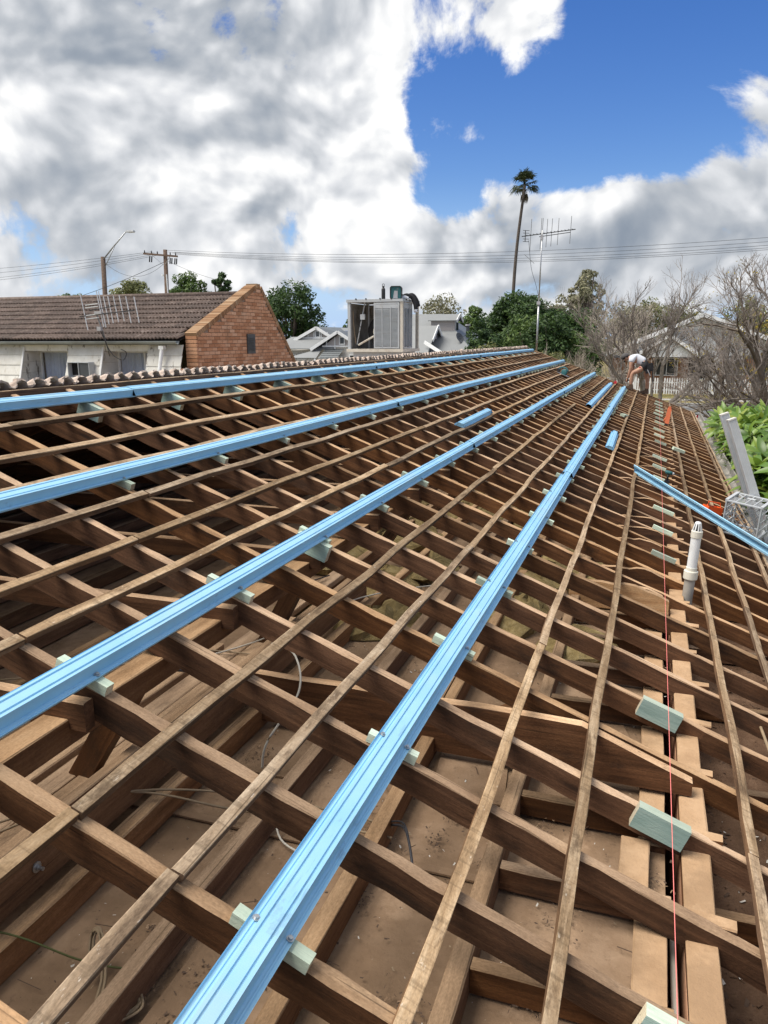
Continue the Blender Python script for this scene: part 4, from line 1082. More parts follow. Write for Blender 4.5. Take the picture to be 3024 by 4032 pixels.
# ------------------------------------------------------------------ the worker
def skin_body(name, joints, edges, mat, parent, sub=2):
    me = bpy.data.meshes.new(name)
    me.from_pydata([j[0] for j in joints], edges, [])
    o = obj(name, me, parent)
    me.materials.append(MATS[mat])
    md = o.modifiers.new('Skin', 'SKIN')
    md.use_smooth_shade = True
    for i, j in enumerate(joints):
        rr = j[1]
        me.skin_vertices[0].data[i].radius = (rr, rr) if not hasattr(rr, '__len__') else rr
    me.skin_vertices[0].data[0].use_root = True
    s = o.modifiers.new('Sub', 'SUBSURF'); s.levels = sub; s.render_levels = sub
    return o
YA, YB = 22.18, 22.55
fA, fB = RP(YA, -0.075, 0.03), RP(YB, 0.36, 0.03)
wk = thing('person', (fA + fB) / 2, 'person in a white t-shirt, dark shorts and cap bending over the lowest steel run', 'person')
J = [((-0.20, 22.37, 3.86), 0.125),                                     # 0 pelvis
     ((-0.34, 22.36, 3.95), 0.125), ((-0.50, 22.36, 4.02), 0.130), ((-0.60, 22.36, 4.045), 0.115),      # 1 2 3 spine
     ((-0.68, 22.36, 4.05), 0.055), ((-0.735, 22.36, 4.05), 0.075), ((-0.79, 22.36, 4.04), 0.088), ((-0.825, 22.36, 4.00), 0.068),   # 4 neck 5 6 7 head
     ((-0.27, 22.25, 3.83), 0.085), ((-0.40, 22.20, 3.72), 0.080), ((-0.56, 22.18, 3.655), 0.062), ((-0.585, 22.18, 3.55), 0.055), ((-0.585, 22.18, 3.44), 0.056), ((-0.58, 22.18, 3.305), 0.038), ((-0.585, 22.18, 3.26), 0.040), ((-0.68, 22.17, 3.235), 0.034),  # 8-15 near leg
     ((-0.19, 22.48, 3.80), 0.085), ((-0.19, 22.53, 3.66), 0.074), ((-0.195, 22.55, 3.55), 0.060), ((-0.17, 22.55, 3.42), 0.058), ((-0.165, 22.55, 3.30), 0.048), ((-0.165, 22.55, 3.16), 0.036), ((-0.17, 22.55, 3.11), 0.040), ((-0.27, 22.55, 3.10), 0.034),   # 16-23 far leg
     ((-0.60, 22.22, 4.00), 0.068), ((-0.62, 22.19, 3.90), 0.054), ((-0.615, 22.18, 3.77), 0.044), ((-0.64, 22.20, 3.66), 0.040), ((-0.67, 22.22, 3.55), 0.030), ((-0.69, 22.24, 3.49), 0.030),    # 24-29 near arm
     ((-0.60, 22.50, 3.99), 0.066), ((-0.58, 22.52, 3.88), 0.052), ((-0.56, 22.50, 3.78), 0.043), ((-0.60, 22.42, 3.66), 0.038), ((-0.66, 22.36, 3.56), 0.030), ((-0.69, 22.33, 3.51), 0.030)]   # 30-35
E_ = [(0, 1), (1, 2), (2, 3), (3, 4), (4, 5), (5, 6), (6, 7), (0, 8), (8, 9), (9, 10), (10, 11), (11, 12), (12, 13), (13, 14), (14, 15), (0, 16), (16, 17), (17, 18), (18, 19), (19, 20), (20, 21), (21, 22), (22, 23),
      (3, 24), (24, 25), (25, 26), (26, 27), (27, 28), (28, 29), (3, 30), (30, 31), (31, 32), (32, 33), (33, 34), (34, 35)]
skin_body('body', J, E_, 'skin_tan', wk)
for base, side in ((Vector((-0.69, 22.24, 3.49)), -1), (Vector((-0.69, 22.33, 3.51)), 1)):            # hands: palm and five fingers
    hj = [(tuple(base + Vector((0.01, 0, 0.02))), 0.024), (tuple(base + Vector((-0.015, 0, -0.035))), (0.022, 0.030))]
    he = [(0, 1)]
    for f in range(4):
        i0 = len(hj); dy = -0.024 + 0.016 * f; ln = (0.030, 0.036, 0.034, 0.026)[f]
        hj += [(tuple(base + Vector((-0.022, dy, -0.055))), 0.0095), (tuple(base + Vector((-0.020, dy, -0.06 - ln))), 0.0085), (tuple(base + Vector((-0.002, dy, -0.068 - ln))), 0.0075)]
        he += [(1, i0), (i0, i0 + 1), (i0 + 1, i0 + 2)]
    i0 = len(hj)
    hj += [(tuple(base + Vector((0.004, side * -0.03, -0.03))), 0.011), (tuple(base + Vector((0.012, side * -0.034, -0.065))), 0.009)]
    he += [(0, i0), (i0, i0 + 1)]
    skin_body('hand', hj, he, 'skin_tan', wk, 1)
S = [((-0.26, 22.37, 3.91), 0.140), ((-0.36, 22.36, 3.965), 0.143), ((-0.50, 22.36, 4.03), 0.148), ((-0.60, 22.36, 4.05), 0.128), ((-0.655, 22.36, 4.06), 0.075),
     ((-0.605, 22.22, 4.00), 0.088), ((-0.622, 22.18, 3.915), 0.076), ((-0.60, 22.50, 3.99), 0.086), ((-0.585, 22.53, 3.90), 0.074)]
skin_body('shirt', S, [(0, 1), (1, 2), (2, 3), (3, 4), (3, 5), (5, 6), (3, 7), (7, 8)], 'cotton_white', wk)
P = [((-0.20, 22.37, 3.88), 0.142), ((-0.27, 22.37, 3.90), 0.140), ((-0.26, 22.25, 3.83), 0.108), ((-0.37, 22.21, 3.745), 0.098), ((-0.195, 22.48, 3.80), 0.105), ((-0.192, 22.53, 3.66), 0.092)]
skin_body('shorts', P, [(0, 1), (0, 2), (2, 3), (0, 4), (4, 5)], 'black_cloth', wk)
b = MB(); cx, cy, cz = -0.785, 22.36, 4.065                                                             # cap with brim
Mh = frame(Vector((-0.86, 0, -0.5)).normalized(), Vector((0, -1, 0)), Vector((-0.5, 0, 0.86)).normalized(), (cx, cy, cz))
b.lathe([(0.108, 0.0), (0.110, 0.03), (0.098, 0.075), (0.06, 0.105), (0.012, 0.115)], 'cap_grey', 16)
capo = obj('cap', b.mesh('cap', True), wk, Mh)
b = MB(); b.extr([(0.06, -0.085), (0.12, -0.075), (0.175, -0.04), (0.185, 0.0), (0.175, 0.04), (0.12, 0.075), (0.06, 0.085)], 'z', -0.006, 0.006, 'cap_grey'); obj('brim', b.mesh('brim'), capo, Mh)
b = MB()                                                                                                # hair, ear, sunglasses, beard
b.lathe([(0.094, -0.035), (0.100, 0.0)], 'hair_dark', 14); obj('hair', b.mesh('hair', True), wk, Mh)
b = MB(); b.box((0.082, 0, -0.022), (0.02, 0.15, 0.032), 'matt_black'); obj('sunglasses', b.mesh('sunglasses'), wk, Mh)
for sy in (-1, 1):
    b = MB(); b.lathe([(0.012, -0.01), (0.020, 0.0), (0.012, 0.01)], 'skin_tan', 8); obj('ear', b.mesh('ear', True), wk, Mh @ T(-0.01, sy * 0.09, -0.03) @ Matrix.Rotation(math.pi / 2, 4, 'X'))
b = MB(); b.tube([(0.085, 0, -0.03), (0.112, 0, -0.055), (0.09, 0, -0.062)], [0.010, 0.016, 0.010], 'skin_tan', 8); obj('nose', b.mesh('nose', True), wk, Mh)
b = MB(); b.box((0.074, 0, -0.095), (0.03, 0.07, 0.045), 'hair_dark', taper=(1.2, 1.3)); obj('beard', b.mesh('beard'), wk, Mh)
belt = MB()
for i in range(20):
    a0, a1 = 6.283 * i / 20, 6.283 * (i + 1) / 20
    q = lambda a: Vector((-0.235, 22.37, 3.895)) + Vector((0.35, 0, 0.93)).cross(Vector((0, 1, 0))).normalized() * (0.155 * math.cos(a)) + Vector((0, 1, 0)) * 0.155 * math.sin(a)
    belt.bar(q(a0), q(a1), 0.012, 0.06, 'black_cloth', (-0.8, 0, 0.6))
belt = obj('tool_belt', belt.mesh('tool_belt'), wk)
for (p, s, m_) in (((-0.13, 22.24, 3.80), (0.17, 0.09, 0.22), 'black_cloth'), ((-0.17, 22.21, 3.70), (0.13, 0.06, 0.12), 'black_cloth'), ((-0.30, 22.20, 3.80), (0.08, 0.06, 0.15), 'black_cloth'), ((-0.12, 22.50, 3.80), (0.16, 0.08, 0.2), 'black_cloth'), ((-0.06, 22.34, 3.84), (0.05, 0.18, 0.12), 'black_cloth')):
    b = MB(); b.box((0, 0, 0), s, m_, taper=(1.0, 1.15)); obj('pouch', b.mesh('pouch'), belt, T(p) @ Matrix.Rotation(R(-12), 4, 'Y'))
b = MB(); b.box((0, 0, 0), (0.05, 0.03, 0.05), 'red_paint'); obj('red_tape', b.mesh('red_tape'), belt, T(-0.38, 22.165, 3.79))
b = MB(); b.bar((-0.18, 22.16, 3.74), (-0.10, 22.16, 3.58), 0.02, 0.02, 'silver_plastic'); b.bar((-0.05, 22.18, 3.72), (-0.03, 22.18, 3.42), 0.03, 0.012, 'black_cloth'); obj('hammer', b.mesh('hammer'), belt)
for (p, yw) in (((-0.635, 22.175, 3.222), 0), ((-0.225, 22.55, 3.085), 0)):
    b = MB(); n0 = 10
    b.extr([(-0.155, 0.0), (-0.15, 0.04), (-0.08, 0.06), (0.0, 0.085), (0.02, 0.125), (0.10, 0.125), (0.115, 0.06), (0.118, 0.0)], 'y', -0.045, 0.045, 'boot_brown')
    b.box((-0.02, 0, -0.008), (0.275, 0.095, 0.018), 'black_plastic'); obj('boot', b.mesh('boot'), wk, T(p))
wd = thing('cordless_drill', (-0.70, 22.25, 3.33), 'black cordless drill held down by the worker at the steel batten end', 'drill')
b = MB(); b.tube([(-0.70, 22.26, 3.50), (-0.70, 22.25, 3.45), (-0.70, 22.25, 3.40)], [0.03, 0.034, 0.03], 'black_plastic', 10); obj('motor_housing', b.mesh('motor_housing', True), wd)
b = MB(); b.tube([(-0.70, 22.25, 3.40), (-0.70, 22.25, 3.355)], [0.018, 0.012], 'silver_plastic', 8); obj('chuck', b.mesh('chuck', True), wd)
b = MB(); b.bar((-0.69, 22.25, 3.46), (-0.60, 22.25, 3.43), 0.035, 0.04, 'black_plastic'); b.box((-0.585, 22.25, 3.425), (0.05, 0.06, 0.08), 'teal_plastic'); obj('handle', b.mesh('handle'), wd)

# ------------------------------------------------------------------ evaporative cooler on the far slope
ec = thing('evaporative_cooler', (-5.0, 14.3, 3.7), 'grey rooftop evaporative cooler with one side panel missing, standing beyond the ridge', 'cooler')
x0, x1, y0, y1, z0, z1 = -5.56, -4.47, 13.8, 14.85, 4.36, 5.30
b = MB(); b.box(((x0 + x1) / 2 + .02, (y0 + y1) / 2, 4.0), (0.96, 0.9, 0.76), 'cooler_grey'); b.build('duct_base', ec)
b = MB(); b.box(((x0 + x1) / 2, (y0 + y1) / 2, z0 + 0.012), (x1 - x0 + 0.04, y1 - y0 + 0.04, 0.055), 'cooler_cream'); b.build('drip_tray', ec)
b = MB(); b.box(((x0 + x1) / 2, (y0 + y1) / 2, z1 - 0.02), (x1 - x0 + 0.03, y1 - y0 + 0.03, 0.05), 'cooler_grey'); b.build('lid', ec)
for x in (x0 + 0.03, x1 - 0.02):
    for y in (y0 + 0.03, y1 - 0.03):
        b = MB(); b.box((0, 0, 0), (0.055, 0.055, z1 - z0 - 0.08), 'cooler_cream' if x > -5 else 'cooler_grey'); obj('corner_post', b.mesh('corner_post'), ec, T(x, y, (z0 + z1) / 2))
def louvre(W_, Hh, M, cols=3, rows=33):
    fr = MB(); g = 0.025
    for s in (-1, 1):
        fr.box((s * (W_ / 2 - g / 2), 0, 0), (g, 0.022, Hh), 'cooler_grey'); fr.box((0, 0, s * (Hh / 2 - g / 2)), (W_ - 2 * g, 0.022, g), 'cooler_grey')
    fr.box((0, 0, Hh / 2 - 0.065), (W_ - 2 * g, 0.016, 0.075), 'cooler_grey')
    for i in range(1, cols): fr.box((-W_ / 2 + W_ * i / cols, -0.003, -0.03), (0.012, 0.022, Hh - 0.08), 'cooler_grey')
    p = obj('louvre_panel', fr.mesh('louvre_panel'), ec, M)
    sl = MB(); sl.box((0, 0, 0), (W_ - 2 * g, 0.028, 0.003), 'cooler_grey', Matrix.Rotation(R(38), 3, 'X')); slm = sl.mesh('slat')
    for i in range(rows):
        obj('slat', slm, p, M @ T(0, 0.0, -Hh / 2 + 0.035 + (Hh - 0.14) * (i + .5) / rows))
    bk_ = MB(); bk_.box((0, 0.03, 0), (W_ - 0.01, 0.012, Hh - 0.01), 'cooler_inside'); obj('wet_pad', bk_.mesh('wet_pad'), p, M)
louvre(0.50, 0.83, T(-4.775, y0 - 0.002, 4.825))
louvre(0.52, 0.83, T(x1 + 0.004, 14.125, 4.825) @ Matrix.Rotation(math.pi / 2, 4, 'Z'))
b = MB(); b.box((-5.28, y0 + 0.10, 4.82), (0.012, 0.2, 0.84), 'cooler_inside')
b = MB(); b.box((-5.52, 14.32, 4.82), (0.012, 0.95, 0.84), 'cooler_inside'); b.build('side_panel', ec)
b = MB(); b.box((-5.16, 14.80, 4.82), (0.66, 0.014, 0.84), 'cooler_inside'); b.build('back_panel', ec)
b = MB()
for (yy, rr_) in ((13.98, 0.30), (14.45, 0.30)):
    pass
Mf = frame(Vector((1, 0, 0)), Vector((0, 0, 1)), Vector((0, -1, 0)), (-4.93, 14.05, 4.72))
b = MB(); b.lathe([(0.16, 0.02), (0.30, 0.02), (0.31, 0.0), (0.31, -0.42), (0.28, -0.44)], 'matt_black', 28); obj('fan_housing', b.mesh('fan_housing', True), ec, Mf)
wh = MB(); ring = []
for i in range(29):
    a = 6.283 * i / 28; ring.append((0.155 * math.cos(a), 0.155 * math.sin(a), 0.09))
wh.tube(ring, 0.016, 'cooler_cream', 8, caps=False)
for i in range(3):
    a = 2.1 * i + 0.5; wh.bar((0, 0, 0.09), (0.15 * math.cos(a), 0.15 * math.sin(a), 0.09), 0.035, 0.012, 'cooler_cream', (0, 0, 1))
obj('pulley_wheel', wh.mesh('pulley_wheel', True), ec, Mf)
b = MB(); b.tube([(-5.25, 13.93, 5.26), (-5.32, 13.93, 4.95), (-5.42, 13.93, 4.48)], 0.012, 'cooler_grey', 8); b.tube([(-5.38, 13.90, 4.47), (-5.05, 13.90, 4.64)], 0.02, 'cooler_cream', 8); b.build('frame_tube', ec)
b = MB(); b.box((-5.29, 13.91, 4.99), (0.09, 0.05, 0.10), 'cooler_grey'); b.build('junction_box', ec)
b = MB(); b.tube(catmull([(-5.30, 13.90, 4.95), (-5.36, 13.88, 4.85), (-5.31, 13.89, 4.78), (-5.38, 13.9, 4.7)], 5), 0.005, 'cable_black', 5); b.tube(catmull([(-5.49, 13.92, 5.1), (-5.47, 13.9, 4.8), (-5.43, 13.9, 4.5)], 5), 0.008, 'cable_tan', 5); b.build('wiring', ec)
clip = MB(); clip.box((0, 0, 0), (0.022, 0.03, 0.02), 'matt_black', Matrix.Rotation(0.5, 3, 'Y')); clip = clip.mesh('clip')
for x in (-5.38, -5.18, -4.9, -4.68): obj('clip', clip, ec, T(x, y0 - 0.008, z1 + 0.012))
for y in (13.98, 14.2): obj('clip', clip, ec, T(x1 + 0.02, y, z1 + 0.0))
b = MB(); b.lathe([(0.034, 0), (0.036, 0.01), (0.036, 0.175), (0.030, 0.195), (0.020, 0.205), (0.020, 0.215)], 'black_plastic', 18)
bt = thing('drink_bottle', (-4.85, 13.92, z1), 'matt black drink bottle with loop lid standing on the cooler', 'bottle'); obj('flask', b.mesh('flask', True), bt, T(-4.88, 13.92, z1 + 0.005))
b = MB(); b.lathe([(0.022, 0.215), (0.022, 0.235), (0.018, 0.24)], 'black_plastic', 14); b.tube(catmull([(-0.018, 0, 0.235), (-0.018, 0, 0.27), (0, 0, 0.278), (0.018, 0, 0.27), (0.018, 0, 0.235)], 4), 0.005, 'black_plastic', 6); obj('loop_lid', b.mesh('loop_lid'), bt, T(-4.88, 13.92, z1 + 0.005))
rd = thing('jobsite_radio', (-4.62, 14.0, z1), 'teal and black jobsite radio with roll bars standing on the cooler', 'radio')
Mrd = T(-4.655, 14.0, z1 + 0.005) @ Matrix.Rotation(R(12), 4, 'Z')
oct_ = [(-0.10, 0.03), (-0.085, 0.0), (0.085, 0.0), (0.10, 0.03), (0.10, 0.20), (0.08, 0.225), (-0.08, 0.225), (-0.10, 0.20)]
b = MB(); b.extr(oct_, 'y', -0.06, 0.06, 'teal_plastic'); obj('case', b.mesh('case'), rd, Mrd)
b = MB(); b.extr([(-0.05, 0.015), (0.035, 0.015), (0.035, 0.15), (-0.03, 0.15)], 'y', -0.066, -0.061, 'silver_plastic'); obj('speaker_grille', b.mesh('speaker_grille'), rd, Mrd)
b = MB()
for yy in (-0.07, 0.07):
    pts = [(x * 1.04, yy, z * 1.03 - 0.002) for x, z in oct_]
    for i in range(8): b.bar(pts[i], pts[(i + 1) % 8], 0.014, 0.014, 'black_plastic', (0, 1, 0))
obj('roll_bars', b.mesh('roll_bars'), rd, Mrd)
b = MB(); b.box((0.103, 0, 0.115), (0.012, 0.10, 0.20), 'silver_plastic'); b.box((0.110, 0, 0.165), (0.006, 0.06, 0.06), 'matt_black'); obj('control_panel', b.mesh('control_panel'), rd, Mrd)
b = MB(); b.lathe([(0.026, 0), (0.024, 0.012)], 'matt_black', 14); obj('dial', b.mesh('dial'), rd, Mrd @ T(0.108, 0, 0.075) @ Matrix.Rotation(math.pi / 2, 4, 'Y'))
b = MB()
for i, (zz, xx) in enumerate(((0.195, 0.055), (0.18, 0.05))):
    for j in range(4 if i else 2): b.box((xx - 0.012 * j - 0.01, -0.0625, zz), (0.008, 0.003, 0.007), 'silver_plastic')
obj('lettering', b.mesh('lettering'), rd, Mrd)
# gloves / cloth draped over the corner of the cooler
gl = MB()
gl.tube(catmull([(-4.60, 14.12, 5.33), (-4.50, 14.16, 5.38), (-4.40, 14.22, 5.33), (-4.345, 14.22, 5.20), (-4.335, 14.21, 5.10)], 5), [0.04] * 21, 'black_cloth', 8)
gl.tube(catmull([(-4.56, 14.30, 5.34), (-4.45, 14.33, 5.39), (-4.37, 14.35, 5.30), (-4.33, 14.36, 5.18)], 5), [0.045] * 16, 'black_cloth', 8)
gv = thing('jumper', (-4.48, 14.2, z1), 'dark grey jumper with pale cuff draped over the cooler corner', 'clothing'); obj('cloth', gl.mesh('cloth', True), gv)
b = MB(); b.tube(catmull([(-4.62, 14.05, 5.325), (-4.52, 14.06, 5.345), (-4.44, 14.08, 5.315)], 5), 0.033, 'cotton_white', 8); b.tube([(-4.337, 14.21, 5.12), (-4.333, 14.21, 5.07)], [0.042, 0.036], 'cotton_white', 8); obj('pale_lining', b.mesh('pale_lining', True), gv)

# ------------------------------------------------------------------ television mast at the end of the ridge
tv = thing('antenna_mast', (-3.3, 22.9, 4.2), 'tall thin mast carrying a long television antenna at the far end of the ridge', 'antenna')
b = MB(); b.tube([(-3.3, 22.92, 4.0), (-3.29, 22.92, 5.6)], 0.027, 'galvanised', 10); b.tube([(-3.29, 22.92, 5.6), (-3.27, 22.92, 7.55)], 0.019, 'galvanised', 10); b.build('mast', tv, smooth=True)
A0, A1 = Vector((-3.84, 22.88, 7.405)), Vector((-2.36, 22.98, 7.545))
b = MB(); b.bar(A0, A1, 0.022, 0.022, 'wire_dark'); b.bar(Vector((-3.35, 22.9, 7.38)), Vector((-2.5, 22.97, 7.47)), 0.018, 0.018, 'wire_dark'); b.build('boom', tv)
el = MB(); el.tube([(0, 0, -0.40), (0, 0, 0.40)], 0.0075, 'wire_mid', 6); elm = el.mesh('element')
for t_, sc_, dz in ((0.17, 1.15, -0.02), (0.36, 1.05, 0.0), (0.385, 1.05, 0.0), (0.47, .95, 0), (0.56, .93, 0), (0.68, .9, 0), (0.91, .92, 0)):
    p = A0.lerp(A1, t_); obj('element', elm, tv, T(p.x, p.y, p.z + dz) @ Matrix.Rotation(R(1.5), 4, 'Y') @ Matrix.Scale(sc_, 4, (0, 0, 1)))
b = MB()
for i in range(14):
    p = A0.lerp(A1, 0.12 + 0.065 * i)
    for s in (-1, 1): b.bar(p, p + Vector((-0.05, s * 0.08, 0.015)), 0.008, 0.008, 'wire_dark')
b.bar(A0 + Vector((0.1, 0, 0.16)), A0 + Vector((0.1, 0, -0.14)), 0.02, 0.02, 'wire_dark')
for s in (0.16, -0.14, 0.09, -0.07):
    b.bar(A0 + Vector((0.04, -0.03, s)), A0 + Vector((0.20, 0.08, s)), 0.012, 0.012, 'wire_dark')
b.build('short_elements', tv)
b = MB(); b.box((-3.29, 22.90, 5.57), (0.10, 0.07, 0.09), 'silver_plastic'); b.build('masthead_box', tv)
b = MB(); b.box((-3.275, 22.92, 7.36), (0.07, 0.06, 0.12), 'silver_plastic'); b.build('clamp', tv)
b = MB(); b.tube(catmull([(-3.64, 22.9, 7.30), (-3.60, 22.9, 6.95), (-3.53, 22.9, 6.5), (-3.40, 22.92, 6.1), (-3.30, 22.92, 5.75)], 6), 0.006, 'wire_dark', 5); b.tube([(-3.75, 22.9, 6.92), (-3.46, 22.9, 6.66)], 0.006, 'wire_mid', 5); b.build('lead_wire', tv)
# ------------------------------------------------------------------ ground, road
def sheet(nm, x0, x1, y0, y1, z, mat):
    b = MB(); b.quad((x0, y0, z), (x1, y0, z), (x1, y1, z), (x0, y1, z), mat)
    return tag(b.build(nm), kind='structure')
sheet('ground', -1500, 1500, -600, 2400, 0.0, 'dry_grass')
sheet('road', -400, 400, 41.5, 57.0, 0.006, 'asphalt')
sheet('footpath', -400, 400, 61.0, 62.6, 0.012, 'concrete')
for y, nm in ((41.35, 'kerb'), (57.15, 'kerb')):
    b = MB(); b.box((0, y, 0.06), (800, 0.30, 0.14), 'concrete'); tag(b.build(nm), kind='structure')
for y in (43.2, 49.3, 55.4):
    b = MB(); b.box((0, y, 0.011), (800, 0.14, 0.002), 'line_white'); tag(b.build('road_marking'), kind='structure')

# ------------------------------------------------------------------ neighbouring building with brick gable
nb = thing('brick_gable_building', (-14, 18, 0), 'neighbouring building with brown tiled roof, brick gable end and mouldy pale cladding', 'building')
GX = -10.0
def rake(y):
    return min(4.66 + (y - 15.55) * 0.432, 5.90, 5.88 - (y - 18.66) * 1.015)
b = MB()
prof = [(15.55, 0.0), (15.55, 4.66), (18.40, 5.86), (18.68, 5.86), (22.35, 2.13), (22.35, 0.0)]
b.extr(prof, 'x', GX - 0.28, GX - 0.012, 'mortar'); b.build('gable_core', nb)
bm1 = MB(); bm1.box((0, 0, 0), (0.024, 0.228, 0.074), 'brick'); bm1 = bm1.mesh('brick')
r5 = random.Random(9); nbk = 0
joined = MB()
row = 0; z = 2.2
while z < 5.85:
    y = 15.56 - (0.12 if row % 2 else 0.0)
    while y < 22.3:
        ya, yb = max(y, 15.56), y + 0.228
        lim = rake((ya + yb) / 2)
        if z + 0.037 < lim - 0.02 and yb - ya > 0.05:
            jx_ = r5.uniform(-.003, .003)
            if z > 3.72 and nbk < 300 and min(rake(ya), rake(yb)) > z:
                M = T(GX + jx_, (ya + yb) / 2, z) @ Matrix.Scale((yb - ya) / 0.228, 4, (0, 1, 0))
                obj('brick', bm1, nb, M); nbk += 1
            else:
                joined.box((GX + jx_, (ya + yb) / 2, z), (0.024, yb - ya, 0.074), 'brick')
        y += 0.240
    row += 1; z += 0.086
tag(joined.build('lower_brickwork', nb), kind='stuff')
# brick-on-edge coping up both rakes, and the return pier
cm = MB(); cm.box((0, 0, 0), (0.31, 0.072, 0.115), 'brick_mossy'); cm = cm.mesh('coping_brick')
def coping(ya, za, yb, zb):
    n_ = int(math.hypot(yb - ya, zb - za) / 0.083); a = math.atan2(zb - za, yb - ya)
    for i in range(n_):
        t_ = (i + .5) / n_
        obj('coping_brick', cm, nb, T(GX - 0.135, ya + (yb - ya) * t_, za + (zb - za) * t_ + 0.035 + r5.uniform(-.004, .004)) @ Matrix.Rotation(a + r5.uniform(-.02, .02), 4, 'X'))
coping(15.50, 4.64, 18.42, 5.87); coping(18.42, 5.90, 18.66, 5.90); coping(18.68, 5.87, 21.3, 3.21)
pm = MB(); pm.box((0, 0, 0), (0.29, 0.06, 0.074), 'brick'); pm = pm.mesh('brick')
for i in range(16): obj('pier_brick', pm, nb, T(GX - 0.14, 15.53, 4.62 - 0.086 * i))
gv_ = MB(); gv_.box((0, 0, 0), (0.03, 0.40, 0.50), 'dark_grey_metal'); vt = obj('wall_vent', gv_.mesh('wall_vent'), nb, T(GX + 0.030, 18.02, 4.46))
sm = MB(); sm.box((0, 0, 0), (0.03, 0.33, 0.006), 'dark_grey_metal', Matrix.Rotation(R(40), 3, 'Y')); sm = sm.mesh('slat')
for i in range(10): obj('slat', sm, vt, T(GX + 0.050, 18.02, 4.30 + 0.036 * i))
# tiled front slope
SL = math.hypot(3.16, 1.13); dn = Vector((0, -3.16 / SL, -1.13 / SL)); nrm = Vector((0, -1.13 / SL, 3.16 / SL))
def rt_mesh(seed):
    r = random.Random(seed); b = MB(); W_, L_ = 0.302, 0.405; rings = []
    ys = [W_ * i / 12 for i in range(13)]
    for x in (0, L_ * .5, L_):
        b0 = len(b.v); rings.append(b0)
        for y in ys: b.v.append((x + (r.uniform(-.004, .004) if x else 0), y, 0.021 * math.sin(6.283 * 3 * y / W_ - 0.6)))
        for y in ys[::-1]: b.v.append((x, y, 0.021 * math.sin(6.283 * 3 * y / W_ - 0.6) - 0.022))
    for i in range(2):
        for q in range(26): b.face((rings[i] + q, rings[i + 1] + q, rings[i + 1] + (q + 1) % 26, rings[i] + (q + 1) % 26), 'roof_tile_dark')
    for q in range(12): b.face((rings[2] + q, rings[2] + q + 1, rings[2] + 24 - q, rings[2] + 25 - q), 'roof_tile_dark')
    return b.mesh('roof_tile')
rtm = [rt_mesh(i) for i in range(5)]
top0 = Vector((0, 18.40, 5.71))
def MT(x, s, h): return frame(dn, Vector((1, 0, 0)), nrm, top0 + Vector((x, 0, 0)) + dn * s + nrm * h)
for rw in range(9):
    s0 = SL - 0.365 * (9 - rw) + 0.0
    for cidx in range(31):
        x = -10.30 - 0.30 * (cidx + 1) - (0.15 if rw % 2 else 0)
        obj('roof_tile', rtm[(rw * 3 + cidx) % 5], nb, MT(x, s0, 0.022) @ Matrix.Rotation(-r5.uniform(.075, .095), 4, 'Y') @ Matrix.Rotation(r5.uniform(-.006, .006), 4, 'Z'))
lw = MB()
for rw in range(9):
    s0 = SL - 0.365 * (9 - rw)
    lw.sweep([(0.05 * i, 0.017 * math.sin(6.283 * i / 2)) for i in range(120)], [s0, s0 + 0.4], 'roof_tile_dark', off=[(0, 0.02), (0, 0.055)])
tag(obj('tile_courses', lw.mesh('tile_courses'), nb, frame(dn, Vector((1, 0, 0)), nrm, top0 + Vector((-25.6, 0, 0)))), kind='stuff')
b = MB(); b.box((-17.9, 16.86, 5.12), (15.2, SL, 0.02), 'matt_black', Matrix.Rotation(math.atan2(1.13, 3.16), 3, 'X')); b.build('sarking', nb)
b = MB(); b.tube([(-25.5, 18.42, 5.73), (-10.3, 18.42, 5.73)], 0.085, 'roof_tile_dark', 10); b.build('ridge_capping', nb, smooth=True)
b = MB(); b.quad((-25.5, 18.44, 5.73), (-10.28, 18.44, 5.73), (-10.28, 22.2, 2.1), (-25.5, 22.2, 2.1), 'roof_tile_dark'); b.build('rear_slope', nb)
